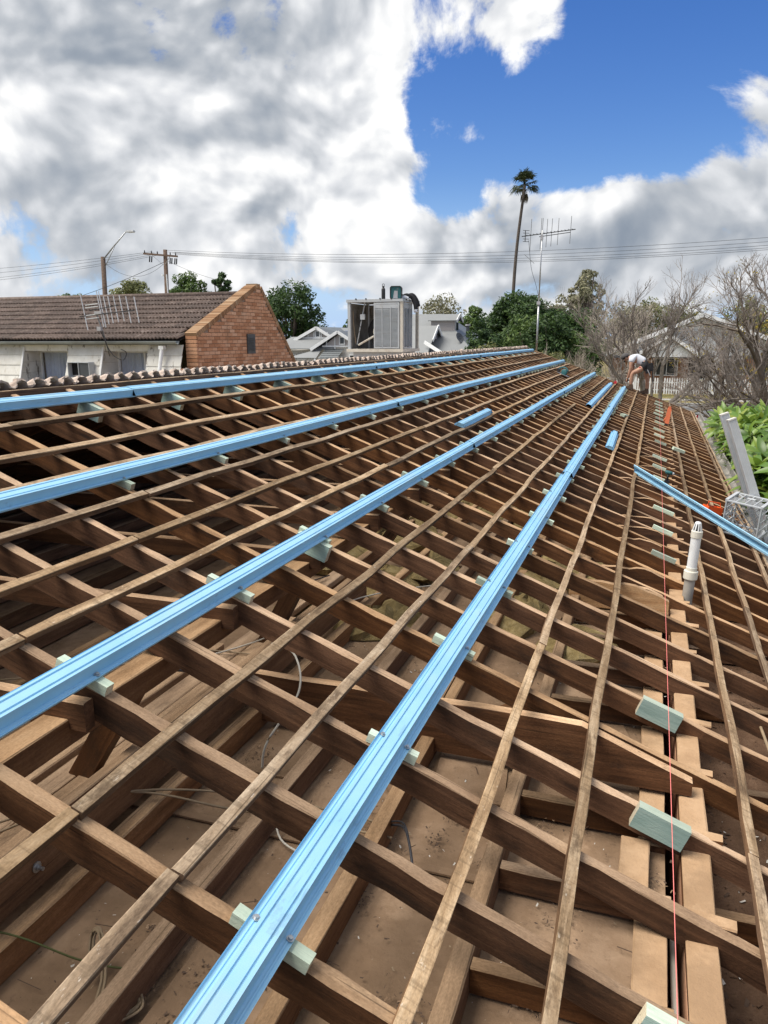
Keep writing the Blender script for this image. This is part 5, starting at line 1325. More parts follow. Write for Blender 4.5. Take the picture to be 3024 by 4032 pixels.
# gutter, cladding, windows
b = MB(); sec = [(0.075 * math.cos(a), -0.075 * math.sin(a)) for a in [math.pi * i / 10 for i in range(11)]]
sec2 = sec + [(y * .93, z * .93 + 0.001) for y, z in sec[::-1]]
b.sweep(sec2, [0, 5, 10, 15.3], 'eave_gutter_grey', closed=True); obj('gutter', b.mesh('gutter'), nb, frame(Vector((1, 0, 0)), Vector((0, 1, 0)), Vector((0, 0, 1)), (-25.6, 15.20, 4.545)))
YF = lambda z: 15.40 - (4.46 - z) * 0.30
piers = [(-25.5, -14.90), (-13.53, -12.50), (-11.23, -10.285)]
for pi, (xa, xb) in enumerate(piers):
    for rw in range(7):
        zt, zb = 4.46 - 0.245 * rw, 4.46 - 0.245 * (rw + 1) + 0.004
        xs = [xa] if pi else [xa, -20.0, -17.4]
        xe = xs[1:] + [xb]
        for p, q in zip(xs, xe):
            b = MB(); ft_, fb_ = YF(zt) - 0.0, YF(zb) - 0.016
            v = [(p, ft_, zt), (q - 0.004, ft_, zt), (q - 0.004, fb_, zb), (p, fb_, zb)]
            for yy in (0, 0.02):
                for (x, y, z_) in v: b.v.append((x, y + yy, z_))
            for f in ((0, 1, 2, 3), (7, 6, 5, 4), (0, 4, 5, 1), (1, 5, 6, 2), (2, 6, 7, 3), (3, 7, 4, 0)): b.face(f, 'fibro')
            b.build('cladding_board', nb)
    if pi < 2:
        for rw in range(4):                                     # cheek boards of the window recess
            zt, zb = 4.30 - 0.26 * rw, 4.30 - 0.26 * (rw + 1) + 0.004
            b = MB(); xx = xb - 0.004
            b.quad((xx, YF(zt) + 0.005, zt), (xx, 15.92, zt), (xx, 15.92, zb), (xx, YF(zb) + 0.005, zb), 'fibro'); b.quad((xx - 0.015, YF(zt) + 0.005, zt), (xx - 0.015, 15.92, zt), (xx - 0.015, 15.92, zb), (xx - 0.015, YF(zb) + 0.005, zb), 'fibro')
            b.build('cheek_board', nb)
        b = MB(); b.bar((xb + 0.0, YF(4.40) - 0.012, 4.40), (xb + 0.0, YF(2.9) - 0.02, 2.9), 0.05, 0.03, 'white_paint', (0, -1, 0.3)); b.build('corner_trim', nb)
for (xa, xb, mul) in ((-14.90, -13.53, -14.02), (-12.50, -11.23, -11.72)):
    w = MB(); cxm = (xa + xb) / 2
    b = MB(); b.box((cxm, YF(4.40) + 0.008, 4.385), (xb - xa + 0.04, 0.02, 0.15), 'fibro'); b.build('window_head', nb)
    fr = MB(); zt, zb = 4.31, 3.46
    for x in (xa + 0.02, mul, xb - 0.02): fr.box((x, 15.90, (zt + zb) / 2), (0.045, 0.05, zt - zb), 'white_paint')
    for z_ in (zt - 0.02, zb + 0.02): fr.box((cxm, 15.898, z_), (xb - xa, 0.05, 0.045), 'white_paint')
    wf = fr.build('window', nb)
    b = MB(); b.quad((xa, 15.905, zb), (xb, 15.905, zb), (xb, 15.905, zt), (xa, 15.905, zt), 'pane_clear'); b.build('pane', wf)
    b = MB(); nC = 46
    for i in range(nC):
        x_a, x_b = xa + 0.05 + (xb - xa - 0.1) * i / nC, xa + 0.05 + (xb - xa - 0.1) * (i + 1) / nC
        f_ = lambda q: 15.975 + 0.022 * math.sin(q * 38) + 0.014 * math.sin(q * 91)
        b.quad((x_a, f_(x_a), zb), (x_b, f_(x_b), zb), (x_b, f_(x_b), zt), (x_a, f_(x_a), zt), 'curtain')
    b.build('curtain', wf, smooth=True)
    b = MB(); b.box((cxm, 16.10, 3.9), (xb - xa, 0.01, 1.2), 'matt_black'); b.build('dark_room_sheet', wf)  # black sheet painted in place of the unlit room's depth
    b = MB(); b.box((cxm, 15.55, zb - 0.03), (xb - xa, 0.72, 0.03), 'cooler_grey'); b.build('sill', wf)
vb = MB()
for z_ in (4.05, 3.70): vb.box((-13.0, 15.13, z_), (0.62, 0.20, 0.015), 'cooler_grey')
for x in (-13.31, -13.0, -12.69): vb.box((x, 15.13, 3.875), (0.015, 0.20, 0.35), 'cooler_grey')
vbx = vb.build('wall_box', nb)
b = MB(); b.box((-13.155, 15.18, 3.875), (0.29, 0.02, 0.33), 'matt_black'); b.build('wall_box_shade_panel', vbx)  # black panel stands for the shade inside the open half
b = MB(); b.box((-12.845, 15.06, 3.875), (0.29, 0.02, 0.33), 'dark_grey_metal'); b.build('wall_box_cover', vbx)
b = MB(); b.box((-10.74, 15.22, 4.40), (0.13, 0.11, 0.08), 'white_pvc'); b.tube([(-10.74, 15.22, 4.40), (-10.76, 15.10, 3.9), (-10.78, 14.98, 3.2)], 0.045, 'white_pvc', 10); b.build('downpipe', nb)
b = MB(); b.box((-17.9, 17.6, 1.6), (15.2, 4.0, 3.2), 'fibro'); b.build('lower_storey', nb)
# television antenna fixed to that wall
an = thing('wall_antenna', (-12.2, 14.95, 4.3), 'spidery aluminium television antenna in front of the brown tiled roof', 'antenna')
b = MB(); b.tube([(-12.13, 15.12, 4.2), (-12.17, 15.0, 4.75), (-12.29, 14.95, 5.22)], 0.016, 'wire_mid', 8); b.build('mast', an, smooth=True)
b = MB(); b.bar((-12.75, 14.95, 5.11), (-11.22, 14.95, 5.23), 0.022, 0.022, 'wire_dark'); b.bar((-12.45, 14.95, 5.24), (-11.65, 14.95, 5.345), 0.018, 0.018, 'wire_dark'); b.build('boom', an)
el = MB(); el.tube([(0, 0, -0.37), (0, 0, 0.37)], 0.011, 'aluminium', 6); elm2 = el.mesh('element')
for x, z_, sc_ in ((-12.62, 5.22, 1.15), (-12.16, 5.27, 1.1), (-12.10, 5.26, 1.1), (-11.99, 5.24, .85), (-11.87, 5.25, .82), (-11.72, 5.265, .80), (-11.56, 5.28, .78), (-11.38, 5.245, .80), (-11.16, 5.24, .78)):
    obj('element', elm2, an, T(x, 14.95, z_) @ Matrix.Rotation(R(-9), 4, 'Y') @ Matrix.Scale(sc_, 4, (0, 0, 1)))
b = MB()
for z_ in (5.05, 5.13, 5.30, 5.36): b.bar((-12.55, 14.93, z_), (-12.2, 14.93, z_ + 0.03), 0.018, 0.018, 'aluminium')
b.box((-12.2, 14.93, 5.19), (0.2, 0.05, 0.06), 'silver_plastic'); b.box((-12.20, 14.93, 4.83), (0.11, 0.07, 0.09), 'silver_plastic'); b.build('bracket', an)
b = MB(); b.tube(catmull([(-12.19, 14.93, 4.80), (-12.13, 15.0, 4.55), (-12.12, 15.08, 4.38), (-11.98, 15.1, 4.20), (-11.78, 15.15, 4.12), (-11.72, 15.2, 4.28), (-11.86, 15.2, 4.36)], 6), 0.012, 'cable_black', 6); b.build('lead_cable', an, smooth=True)

# ------------------------------------------------------------------ poles and wires along the street
po = thing('power_pole', (-34.6, 50, 0), 'timber power pole with a crossarm of insulators behind the brown tiled roof', 'power pole')
b = MB(); b.tube([(-34.75, 50, 0), (-34.45, 50, 10.95)], [0.19, 0.145], 'pole_wood', 12); b.build('post', po, smooth=True)
b = MB(); b.bar((-36.2, 49.8, 10.72), (-33.3, 49.8, 10.42), 0.11, 0.13, 'pole_wood'); b.build('crossarm', po)
b = MB(); b.bar((-35.5, 49.78, 10.62), (-34.6, 49.82, 9.9), 0.05, 0.02, 'galvanised'); b.bar((-33.9, 49.78, 10.48), (-34.4, 49.82, 9.9), 0.05, 0.02, 'galvanised'); b.build('brace', po)
ins_m = MB(); ins_m.lathe([(0.02, 0), (0.05, 0.03), (0.03, 0.06), (0.055, 0.09), (0.03, 0.13), (0.02, 0.2)], 'matt_black', 8); ins_m = ins_m.mesh('insulator')
for i, x in enumerate((-36.1, -35.5, -35.0, -33.9, -33.45)): obj('insulator', ins_m, po, T(x, 49.8, 10.72 - 0.1034 * (x + 36.2) + 0.06))
fz = MB(); fz.tube([(0, 0, 0), (0, 0, -0.42)], 0.045, 'matt_black', 8); fz = fz.mesh('fuse')
for x in (-35.6, -35.42, -33.85, -33.7, -33.45, -33.3): obj('fuse', fz, po, T(x, 49.7, 10.45 - 0.1034 * (x + 35)) @ Matrix.Rotation(R(8), 4, 'Y'))
b = MB(); b.tube([(-34.36, 49.85, 9.2), (-34.22, 49.85, 0.3)], 0.05, 'white_pvc', 8); b.build('cable_guard', po)
b = MB(); b.tube([(-34.68, 50, 9.12), (-34.68, 50, 9.22)], 0.18, 'white_pvc', 12); b.build('band', po)
sl_ = thing('street_light', (-40.1, 50, 0), 'street light on a bracket arm atop a rusty timber pole behind the tiled roof', 'street light')
b = MB(); b.tube([(-40.35, 50, 0), (-40.0, 50, 10.65)], [0.21, 0.17], 'pole_wood', 12); b.build('post', sl_, smooth=True)
b = MB(); b.tube([(-39.85, 49.9, 10.5), (-38.7, 49.8, 11.41), (-37.5, 49.7, 12.32)], [0.055, 0.05, 0.04], 'galvanised', 8); b.tube([(-39.8, 49.9, 9.9), (-38.7, 49.8, 11.35)], 0.03, 'galvanised', 8); b.build('arm', sl_, smooth=True)
b = MB(); b.box((-37.15, 49.7, 12.32), (0.75, 0.26, 0.12), 'galvanised', taper=(0.8, 0.8)); b.box((-37.05, 49.7, 12.24), (0.45, 0.2, 0.05), 'cream_paint'); b.build('lamp_head', sl_)
def wire(a, c, sag, lab, rad=0.011):
    b = MB(); a = Vector(a); c = Vector(c); pts = []
    for i in range(33):
        t_ = i / 32; p = a.lerp(c, t_); p.z -= sag * 4 * t_ * (1 - t_); pts.append(p)
    b.tube(pts, rad, 'wire_dark', 5, caps=False); return tag(b.build('power_line'), lab, 'power line', 'overhead wires along the street')
ord_ = ('topmost', 'second from top', 'third from top', 'fourth from top', 'lowest')
for i, (dz, dy, sg) in enumerate(((0.0, -.5, 1.15), (-0.10, 0.5, 1.2), (-0.28, -.3, 1.35), (-0.34, .2, 1.4), (-0.42, .6, 1.4))):
    wire((-34.0, 50 + dy, 10.85 + dz * .4), (22.5, 50 + dy, 11.05 + dz), sg, ord_[i] + ' wire from the power pole to the right edge of the photo')
for i, (dz, sg) in enumerate(((0.1, 1.0), (-0.05, 1.3), (-0.25, 1.6), (-0.4, 1.7))):
    wire((-35.6 + .2 * i, 50, 10.8 + dz * .5), (-92, 50, 10.9 + dz), sg, ord_[i if i < 3 else 4] + ' wire from the power pole to the left edge of the photo')
wire((-34.6, 50, 10.1), (-41.5, 47.5, 7.4), 0.15, 'service wire dropping left from the power pole to the tiled roof', 0.018)
wire((-34.6, 50, 10.0), (-40.0, 50, 10.3), 1.0, 'slack wire looping between the two timber poles', 0.011)
wire((-34.4, 50, 10.2), (-31.5, 52, 8.9), 0.1, 'short wire dropping right from the power pole towards the tree', 0.011)

# ------------------------------------------------------------------ houses over the street
def gable(parent, nm, xa, xb, y, ze, xp, zp, mat, depth=0.15, z0=None):
    b = MB(); z0 = ze if z0 is None else z0
    b.extr([(xa, z0), (xa, ze), (xp, zp), (xb, ze), (xb, z0)], 'y', y, y + depth, mat); return b.build(nm, parent)
def slab(parent, nm, pts, th, mat):
    b = MB(); P = [Vector(p) for p in pts]; n_ = (P[1] - P[0]).cross(P[2] - P[0]).normalized()
    if n_.z < 0: n_ = -n_
    k = len(P); b.v += [tuple(p) for p in P] + [tuple(p - n_ * th) for p in P]
    b.face(range(k), mat); b.face([k + i for i in range(k)][::-1], mat)
    for i in range(k): b.face((i, (i + 1) % k, k + (i + 1) % k, k + i), mat)
    return b.build(nm, parent)
def barge(parent, pa, pb, mat='white_paint', w=0.06, h=0.24):
    b = MB(); b.bar(pa, pb, w, h, mat); return b.build('barge_board', parent)
def win(parent, xc, zc, w, h, y, mat='glass', nx=1):
    fr = MB(); t_ = 0.09
    for s in (-1, 1): fr.box((xc + s * (w / 2 + t_ / 2), y - 0.04, zc), (t_, 0.08, h + 2 * t_), 'white_paint'); fr.box((xc, y - 0.041, zc + s * (h / 2 + t_ / 2)), (w, 0.08, t_), 'white_paint')
    for i in range(1, nx): fr.box((xc - w / 2 + w * i / nx, y - 0.042, zc), (0.06, 0.07, h), 'white_paint')
    o = fr.build('window', parent); b = MB(); b.box((xc, y - 0.012, zc), (w, 0.02, h), mat); b.build('pane', o); return o
h1 = thing('grey_gable_house', (-27.5, 62, 0), 'grey roofed house with a small white edged gable left of the rooftop cooler', 'house')
b = MB(); b.box((-27.8, 64, 1.8), (6.0, 7.0, 3.6), 'cream_paint'); b.build('wall', h1)
slab(h1, 'skirt_roof', [(-31.0, 59.4, 3.75), (-25.2, 59.4, 3.75), (-25.6, 61.4, 4.72), (-30.0, 61.4, 4.72)], 0.08, 'grey_roof')
gable(h1, 'gable_wall', -28.95, -26.1, 61.2, 4.6, -27.4, 5.35, 'pink_board')
slab(h1, 'roof', [(-27.4, 60.9, 5.55), (-27.4, 68, 5.55), (-30.4, 68, 4.1), (-29.45, 60.9, 4.5)], 0.08, 'grey_roof')
slab(h1, 'roof', [(-27.4, 60.9, 5.55), (-27.4, 68, 5.55), (-23.5, 68, 4.1), (-25.6, 60.9, 4.5)], 0.08, 'shaded_and_dark_grey')
slab(h1, 'main_roof', [(-27.4, 66, 5.5), (-21.5, 66, 5.5), (-20, 61.5, 4.3), (-26.0, 61.5, 4.3)], 0.08, 'grey_roof')
slab(h1, 'solar_panel', [(-26.4, 64.9, 5.27), (-22.8, 64.9, 5.27), (-22.4, 62.9, 4.74), (-25.6, 62.9, 4.74)], 0.05, 'solar_panel')
barge(h1, (-29.5, 60.85, 4.42), (-27.4, 60.85, 5.47)); barge(h1, (-27.4, 60.85, 5.47), (-25.6, 60.85, 4.42))
b = MB(); b.box((-27.5, 61.12, 4.62), (2.9, 0.06, 0.14), 'white_paint'); b.build('gable_trim', h1)
for x in (-28.3, -27.75, -27.05, -26.5):
    b = MB(); b.box((x, 61.15, 4.85), (0.08, 0.06, 0.5), 'white_paint'); b.build('gable_strut', h1)
win(h1, -27.4, 4.95, 0.32, 0.42, 61.19); win(h1, -28.6, 3.05, 0.7, 0.3, 60.48); win(h1, -29.6, 3.05, 0.7, 0.3, 60.48)
h2 = thing('cream_gable_house', (-24.6, 60, 0), 'cream house front with white edged gable and dark window awning beside the cooler', 'house')
b = MB(); b.box((-24.6, 61.5, 1.95), (3.4, 3.6, 3.9), 'cream_paint'); b.build('wall', h2)
gable(h2, 'gable_wall', -26.3, -22.9, 59.6, 3.9, -24.75, 4.95, 'pink_board')
slab(h2, 'roof', [(-24.75, 59.2, 5.18), (-24.75, 65, 5.18), (-27.2, 65, 3.75), (-27.2, 59.2, 3.75)], 0.08, 'grey_roof')
slab(h2, 'roof', [(-24.75, 59.2, 5.18), (-24.75, 65, 5.18), (-22.3, 65, 3.75), (-22.3, 59.2, 3.75)], 0.08, 'shaded_and_dark_grey')
barge(h2, (-27.2, 59.15, 3.66), (-24.75, 59.15, 5.10)); barge(h2, (-24.75, 59.15, 5.10), (-22.3, 59.15, 3.66))
b = MB(); b.box((-24.6, 59.55, 3.94), (3.4, 0.06, 0.14), 'white_paint'); b.build('gable_trim', h2)
for x in (-25.9, -25.15, -23.9):
    b = MB(); b.box((x, 59.57, 4.2), (0.09, 0.06, 0.55 + (0.4 if -25.5 < x < -24 else 0)), 'white_paint'); b.build('gable_strut', h2)
win(h2, -24.5, 4.40, 0.34, 0.5, 59.6)
aw = slab(h2, 'window_awning', [(-26.0, 59.55, 3.72), (-24.35, 59.55, 3.72), (-24.55, 58.5, 2.98), (-26.25, 58.5, 2.98)], 0.03, 'shaded_and_dark_grey')
for i in range(5):
    t_ = (i + .5) / 5; b = MB(); b.box((-25.29, 59.55 - 1.05 * t_, 3.745 - 0.74 * t_), (1.66, 0.025, 0.02), 'dark_grey_metal'); b.build('awning_rib', aw)
win(h2, -25.3, 2.6, 1.4, 0.9, 59.7, nx=3); win(h2, -23.6, 2.8, 0.5, 0.8, 59.7)
slab(h2, 'porch_roof', [(-29.0, 58.4, 3.02), (-26.35, 58.4, 3.02), (-26.35, 59.6, 3.75), (-26.5, 59.6, 3.75)], 0.06, 'grey_roof')
b = MB(); b.box((-26.5, 58.5, 1.5), (0.14, 0.14, 3.0), 'white_paint'); b.build('porch_post', h2)
h3 = thing('large_grey_roof_house', (-18, 60, 0), 'large grey metal roofed house with dormer and gablet right of the cooler', 'house')
b = MB(); b.box((-16.8, 61, 1.6), (7.6, 8.6, 3.2), 'cream_paint'); b.build('wall', h3)
slab(h3, 'roof', [(-20.6, 62, 6.5), (-16.7, 62, 6.5), (-12.0, 55.2, 3.1), (-20.8, 55.2, 3.1)], 0.1, 'grey_roof')
slab(h3, 'roof', [(-16.7, 62, 6.5), (-16.7, 63, 6.5), (-12.0, 68, 3.1), (-12.0, 55.2, 3.1)], 0.1, 'shaded_and_dark_grey')
slab(h3, 'skirt_roof', [(-20.8, 55.3, 3.15), (-13.2, 55.3, 3.15), (-12.4, 53.0, 2.55), (-20.8, 53.0, 2.55)], 0.08, 'pale_grey_roof')
slab(h3, 'cross_roof', [(-20.6, 57.4, 5.5), (-15.75, 57.4, 5.5), (-15.75, 54.7, 3.55), (-20.6, 54.7, 3.55)], 0.08, 'grey_roof')
slab(h3, 'cross_roof', [(-20.6, 57.4, 5.5), (-15.75, 57.4, 5.5), (-15.75, 59.2, 4.5), (-20.6, 59.2, 4.5)], 0.08, 'shaded_and_dark_grey')
b = MB(); b.extr([(56.2, 4.5), (57.4, 5.35), (58.6, 4.5)], 'x', -16.1, -16.0, 'pink_board'); b.build('gablet_wall', h3)
barge(h3, (-15.7, 55.9, 4.40), (-15.7, 57.4, 5.47)); barge(h3, (-15.7, 57.4, 5.47), (-15.7, 58.9, 4.40))
barge(h3, (-16.1, 55.0, 4.3), (-13.6, 53.9, 3.0))
b = MB(); b.box((-15.9, 60.0, 5.5), (1.9, 1.3, 1.0), 'pink_board'); dmr = b.build('dormer', h3)
slab(h3, 'dormer_roof', [(-17.3, 60.0, 6.42), (-14.7, 60.0, 6.42), (-14.7, 59.0, 5.92), (-17.0, 59.0, 5.92)], 0.05, 'grey_roof'); slab(h3, 'dormer_roof', [(-17.3, 60.0, 6.42), (-14.7, 60.0, 6.42), (-14.7, 61.0, 5.92), (-17.0, 61.0, 5.92)], 0.05, 'shaded_and_dark_grey')
barge(h3, (-14.66, 58.95, 5.86), (-14.66, 60.0, 6.38)); barge(h3, (-14.66, 60.0, 6.38), (-14.66, 61.05, 5.86))
for i in range(6):
    b = MB(); b.box((-15.95, 59.335, 5.12 + 0.14 * i), (1.75, 0.02, 0.12), 'pink_board', Matrix.Rotation(R(8), 3, 'X')); b.build('weatherboard', dmr)
b = MB(); b.box((-14.93, 60, 5.5), (0.06, 0.9, 0.85), 'white_paint'); b.box((-14.89, 60, 5.5), (0.03, 0.7, 0.68), 'glass'); b.build('dormer_window', dmr)
b = MB(); b.tube([(-13.9, 59.4, 4.6), (-13.9, 59.4, 5.5)], 0.13, 'dark_grey_metal', 10); b.tube([(-13.9, 59.4, 5.5), (-13.9, 59.4, 5.62)], 0.2, 'silver_plastic', 10); b.build('flue', h3)
b = MB(); b.lathe([(0.02, 0.0), (0.25, 0.04), (0.42, 0.12), (0.42, 0.14), (0.02, 0.03)], 'dark_grey_metal', 18)
obj('satellite_dish', b.mesh('satellite_dish'), h3, T(-14.15, 57.6, 4.55) @ Matrix.Rotation(R(60), 4, 'Y') @ Matrix.Rotation(R(20), 4, 'X'))
b = MB(); b.bar((-14.1, 57.6, 4.5), (-13.5, 57.5, 4.85), 0.03, 0.03, 'dark_grey_metal'); b.bar((-14.1, 57.6, 4.55), (-14.0, 57.6, 4.0), 0.05, 0.05, 'dark_grey_metal'); b.build('dish_arm', h3)
# white house behind the bare trees, and its picket fence
h4 = thing('white_house', (3, 71, 0), 'white gabled house with brick front seen through bare branches behind the worker', 'house')
b = MB(); b.box((4.0, 74.0, 1.5), (15.0, 7.8, 3.05), 'brick'); b.build('wall', h4)
gable(h4, 'gable_wall', -3.6, 11.4, 70.0, 3.1, 3.5, 6.1, 'white_paint', 0.2, 3.0)
slab(h4, 'roof', [(3.5, 68.9, 6.45), (3.5, 80, 6.45), (-4.6, 80, 3.05), (-4.6, 68.9, 3.05)], 0.12, 'pale_grey_roof')
slab(h4, 'roof', [(3.5, 68.9, 6.45), (3.5, 80, 6.45), (12.2, 80, 3.05), (12.2, 68.9, 3.05)], 0.12, 'pale_grey_roof')
barge(h4, (-4.7, 68.8, 2.95), (3.5, 68.8, 6.38), w=0.08, h=0.34); barge(h4, (3.5, 68.8, 6.38), (12.3, 68.8, 2.95), w=0.08, h=0.34)
for i in range(9):
    z_ = 3.15 + 0.32 * i; hwd = (6.1 - z_) / 3.0 * 7.0
    b = MB(); b.box((3.6, 69.98, z_), (2 * hwd, 0.03, 0.29), 'white_paint', Matrix.Rotation(R(3), 3, 'X')); b.build('weatherboard', h4)
gable(h4, 'porch_gable_wall', -0.9, 2.9, 68.3, 3.15, 1.0, 4.5, 'white_paint', 0.1, 3.0)
slab(h4, 'porch_roof', [(1.0, 67.9, 4.85), (1.0, 70.2, 4.85), (-1.7, 70.2, 3.1), (-1.7, 67.9, 3.1)], 0.08, 'pale_grey_roof'); slab(h4, 'porch_roof', [(1.0, 67.9, 4.85), (1.0, 70.2, 4.85), (3.5, 70.2, 3.1), (3.5, 67.9, 3.1)], 0.08, 'pale_grey_roof')
barge(h4, (-1.7, 67.85, 3.04), (1.0, 67.85, 4.78), h=0.26); barge(h4, (1.0, 67.85, 4.78), (3.5, 67.85, 3.04), h=0.26)
b = MB(); b.box((4.0, 68.6, 3.02), (14.6, 0.2, 0.22), 'dark_grey_metal'); b.build('veranda_beam', h4)
win(h4, 0.95, 2.15, 1.6, 1.35, 70.05, nx=2); win(h4, 6.2, 2.2, 1.3, 1.2, 70.05, nx=2); win(h4, 9.2, 2.1, 1.6, 1.2, 70.05, nx=2)
b = MB(); b.box((3.6, 70.02, 1.7), (1.9, 0.08, 2.3), 'matt_black'); b.build('dark_opening_slab', h4)  # black slab stands for the shade in the veranda opening
for x in (-1.6, 4.72, 11.0):
    b = MB(); b.box((x, 68.6, 1.5), (0.5, 0.4, 3.0), 'white_paint'); b.build('veranda_post', h4)
pf = thing('picket_fence', (2.5, 66, 0), 'white picket fence across the street behind the worker', 'fence')
pkm = MB(); pkm.extr([(-0.055, 0.0), (0.055, 0.0), (0.055, 1.22), (0.0, 1.32), (-0.055, 1.22)], 'y', -0.012, 0.012, 'white_paint'); pkm = pkm.mesh('picket')
for i in range(96): obj('picket', pkm, pf, T(-6.0 + 0.185 * i, 66.0, 0.12))
for z_ in (0.45, 1.05):
    b = MB(); b.box((2.8, 66.05, z_), (17.8, 0.04, 0.09), 'white_paint'); b.build('rail', pf)
# parked car glimpsed behind the branches left of the worker
pc = thing('parked_car', (-3.5, 59.5, 0), 'dark blue car parked across the street, half hidden by bare branches', 'car')
b = MB(); b.extr([(-2.1, 0.35), (2.1, 0.35), (2.15, 0.8), (1.95, 0.98), (1.2, 1.02), (0.6, 1.50), (-1.1, 1.52), (-1.75, 1.05), (-2.15, 0.95)], 'y', -0.85, 0.85, 'car_blue'); obj('body', b.mesh('body'), pc, T(-3.2, 56.0, 0.10))
for x0_, x1_ in ((-1.0, -0.3), (-0.2, 0.55)):
    b = MB(); b.extr([(x0_ - 0.25 * (x0_ < -0.5), 1.05), (x1_ + 0.4 * (x1_ > 0), 1.05), (x1_, 1.42), (x0_, 1.42)], 'y', -0.872, -0.852, 'glass'); obj('window', b.mesh('window'), pc, T(-3.2, 56.0, 0.10))
for x in (-1.35, 1.35):
    b = MB(); b.lathe([(0.20, -0.1), (0.31, -0.09), (0.33, 0.0), (0.31, 0.09), (0.2, 0.1)], 'tyre', 18); w_ = obj('wheel', b.mesh('wheel', True), pc, T(-3.2 + x, 55.17, 0.33) @ Matrix.Rotation(math.pi / 2, 4, 'X'))
    b = MB(); b.lathe([(0.19, 0.09), (0.19, 0.105), (0.05, 0.12)], 'galvanised', 14); obj('rim', b.mesh('rim'), w_, T(-3.2 + x, 55.17, 0.33) @ Matrix.Rotation(math.pi / 2, 4, 'X'))
b = MB(); b.box((-5.3, 55.6, 0.85), (0.05, 0.3, 0.12), 'white_paint'); b.build('headlight', pc); b = MB(); b.box((-1.08, 55.6, 0.9), (0.05, 0.3, 0.14), 'red_paint'); b.build('tail_light', pc)

# ------------------------------------------------------------------ trees
def leaf_cloud(name, parent, clumps, n_per, size, mat, seed, flat=0.75, kind=None):
    """clumps: array of (x, y, z, r); each becomes a loose ball of leaf-sized faces"""
    rs = np.random.RandomState(seed)
    C_ = np.asarray(clumps, float); n = len(C_) * n_per
    idx = np.repeat(np.arange(len(C_)), n_per)
    d = rs.normal(size=(n, 3)); d /= np.linalg.norm(d, axis=1)[:, None]
    rad = C_[idx, 3] * rs.uniform(0.25, 1.0, n) ** 0.45
    p = C_[idx, :3] + d * rad[:, None] * np.array([1, 1, flat])
    nrm_ = d * 0.7 + rs.normal(size=(n, 3)) * 0.6 + np.array([0, 0, 0.45])
    nrm_ /= np.linalg.norm(nrm_, axis=1)[:, None]
    t_ = np.cross(nrm_, rs.normal(size=(n, 3))); t_ /= np.linalg.norm(t_, axis=1)[:, None]
    b_ = np.cross(nrm_, t_)
    s = size * rs.uniform(0.6, 1.35, n)[:, None]
    V = np.stack([p - t_ * s, p - b_ * s * .45, p + t_ * s, p + b_ * s * .45], 1).reshape(-1, 3)
    me = bpy.data.meshes.new(name)
    me.vertices.add(4 * n); me.vertices.foreach_set('co', V.ravel())
    me.loops.add(4 * n); me.loops.foreach_set('vertex_index', np.arange(4 * n, dtype=np.int32))
    me.polygons.add(n); me.polygons.foreach_set('loop_start', np.arange(0, 4 * n, 4, dtype=np.int32)); me.polygons.foreach_set('loop_total', np.full(n, 4, dtype=np.int32))
    me.materials.append(MATS[mat]); me.update(calc_edges=True)
    o = obj(name, me, parent)
    return o
def tree(name, label, base, top, rx, mat, seed, bark='bark_brown', n_cl=46, n_per=150, leaf=0.16, lo=0.28, shape='round', cr=None, ry=None):
    r = random.Random(seed); base = Vector(base); Ht = top - base.z
    t = thing(name, base, label, 'tree', 'trees beyond the roof')
    zc = base.z + Ht * (lo + 1) / 2; rz = Ht * (1 - lo) / 2; ry = ry or rx
    cl = []
    for _ in range(n_cl):
        while True:
            x, y, z_ = r.uniform(-1, 1), r.uniform(-1, 1), r.uniform(-1, 1)
            q = x * x + y * y + z_ * z_
            if 0.18 < q < 1.0: break
        k = 1.0
        if shape == 'dome': z_ = abs(z_) * 1.6 - 0.8
        if shape == 'cone': k = 0.35 + 0.65 * (1 - (z_ + 1) / 2)
        c_r = (cr or 0.30 * min(rx, rz)) * r.uniform(0.65, 1.25)
        cl.append((base.x + x * rx * k * .86, base.y + y * ry * k * .86, zc + z_ * rz * .88, c_r))
    leaf_cloud('crown', t, cl, n_per, leaf, mat, seed)
    b = MB(); hgt = base.z + Ht * (lo + 0.25)
    b.tube([base, base + Vector((r.uniform(-.1, .1), 0, Ht * .2)), Vector((base.x + r.uniform(-.2, .2), base.y, hgt))], [0.045 * Ht, 0.03 * Ht, 0.018 * Ht], bark, 8)
    for c in cl[::3]:
        s = Vector((base.x, base.y, base.z + Ht * r.uniform(lo * .7, lo + .2))); e_ = Vector(c[:3])
        b.tube([s, s.lerp(e_, .5) + Vector((r.uniform(-.2, .2), r.uniform(-.2, .2), 0.06 * Ht)), e_], [0.014 * Ht, 0.009 * Ht, 0.004 * Ht], bark, 5)
    b.build('trunk', t, smooth=True)
    return t
tree('broadleaf_tree', 'tall dense dark green tree rising right behind the brick gable', (-34.2, 70, 0), 10.5, 3.3, 'leaf_dark', 1, n_cl=90, n_per=150, leaf=.17, lo=0.12)
tree('broadleaf_tree', 'olive green tree just right of the power pole above the tiled roof', (-45.6, 70, 0), 11.4, 2.5, 'leaf_mid', 2, n_cl=60, lo=.4)
tree('broadleaf_tree', 'narrow darker tree beside the olive tree above the tiled roof', (-42.6, 71, 0), 12.0, 1.35, 'leaf_dark', 3, n_cl=40, lo=.35)
tree('broadleaf_tree', 'low bushy tree between the street light and the power pole', (-52.6, 70, 0), 10.8, 2.7, 'leaf_olive', 4, n_cl=56, lo=.5)
tree('broadleaf_tree', 'small treetop peeping over the tiled roof right of the street light bush', (-48.6, 72, 0), 9.6, 1.6, 'leaf_mid', 5, n_cl=20, lo=.6)
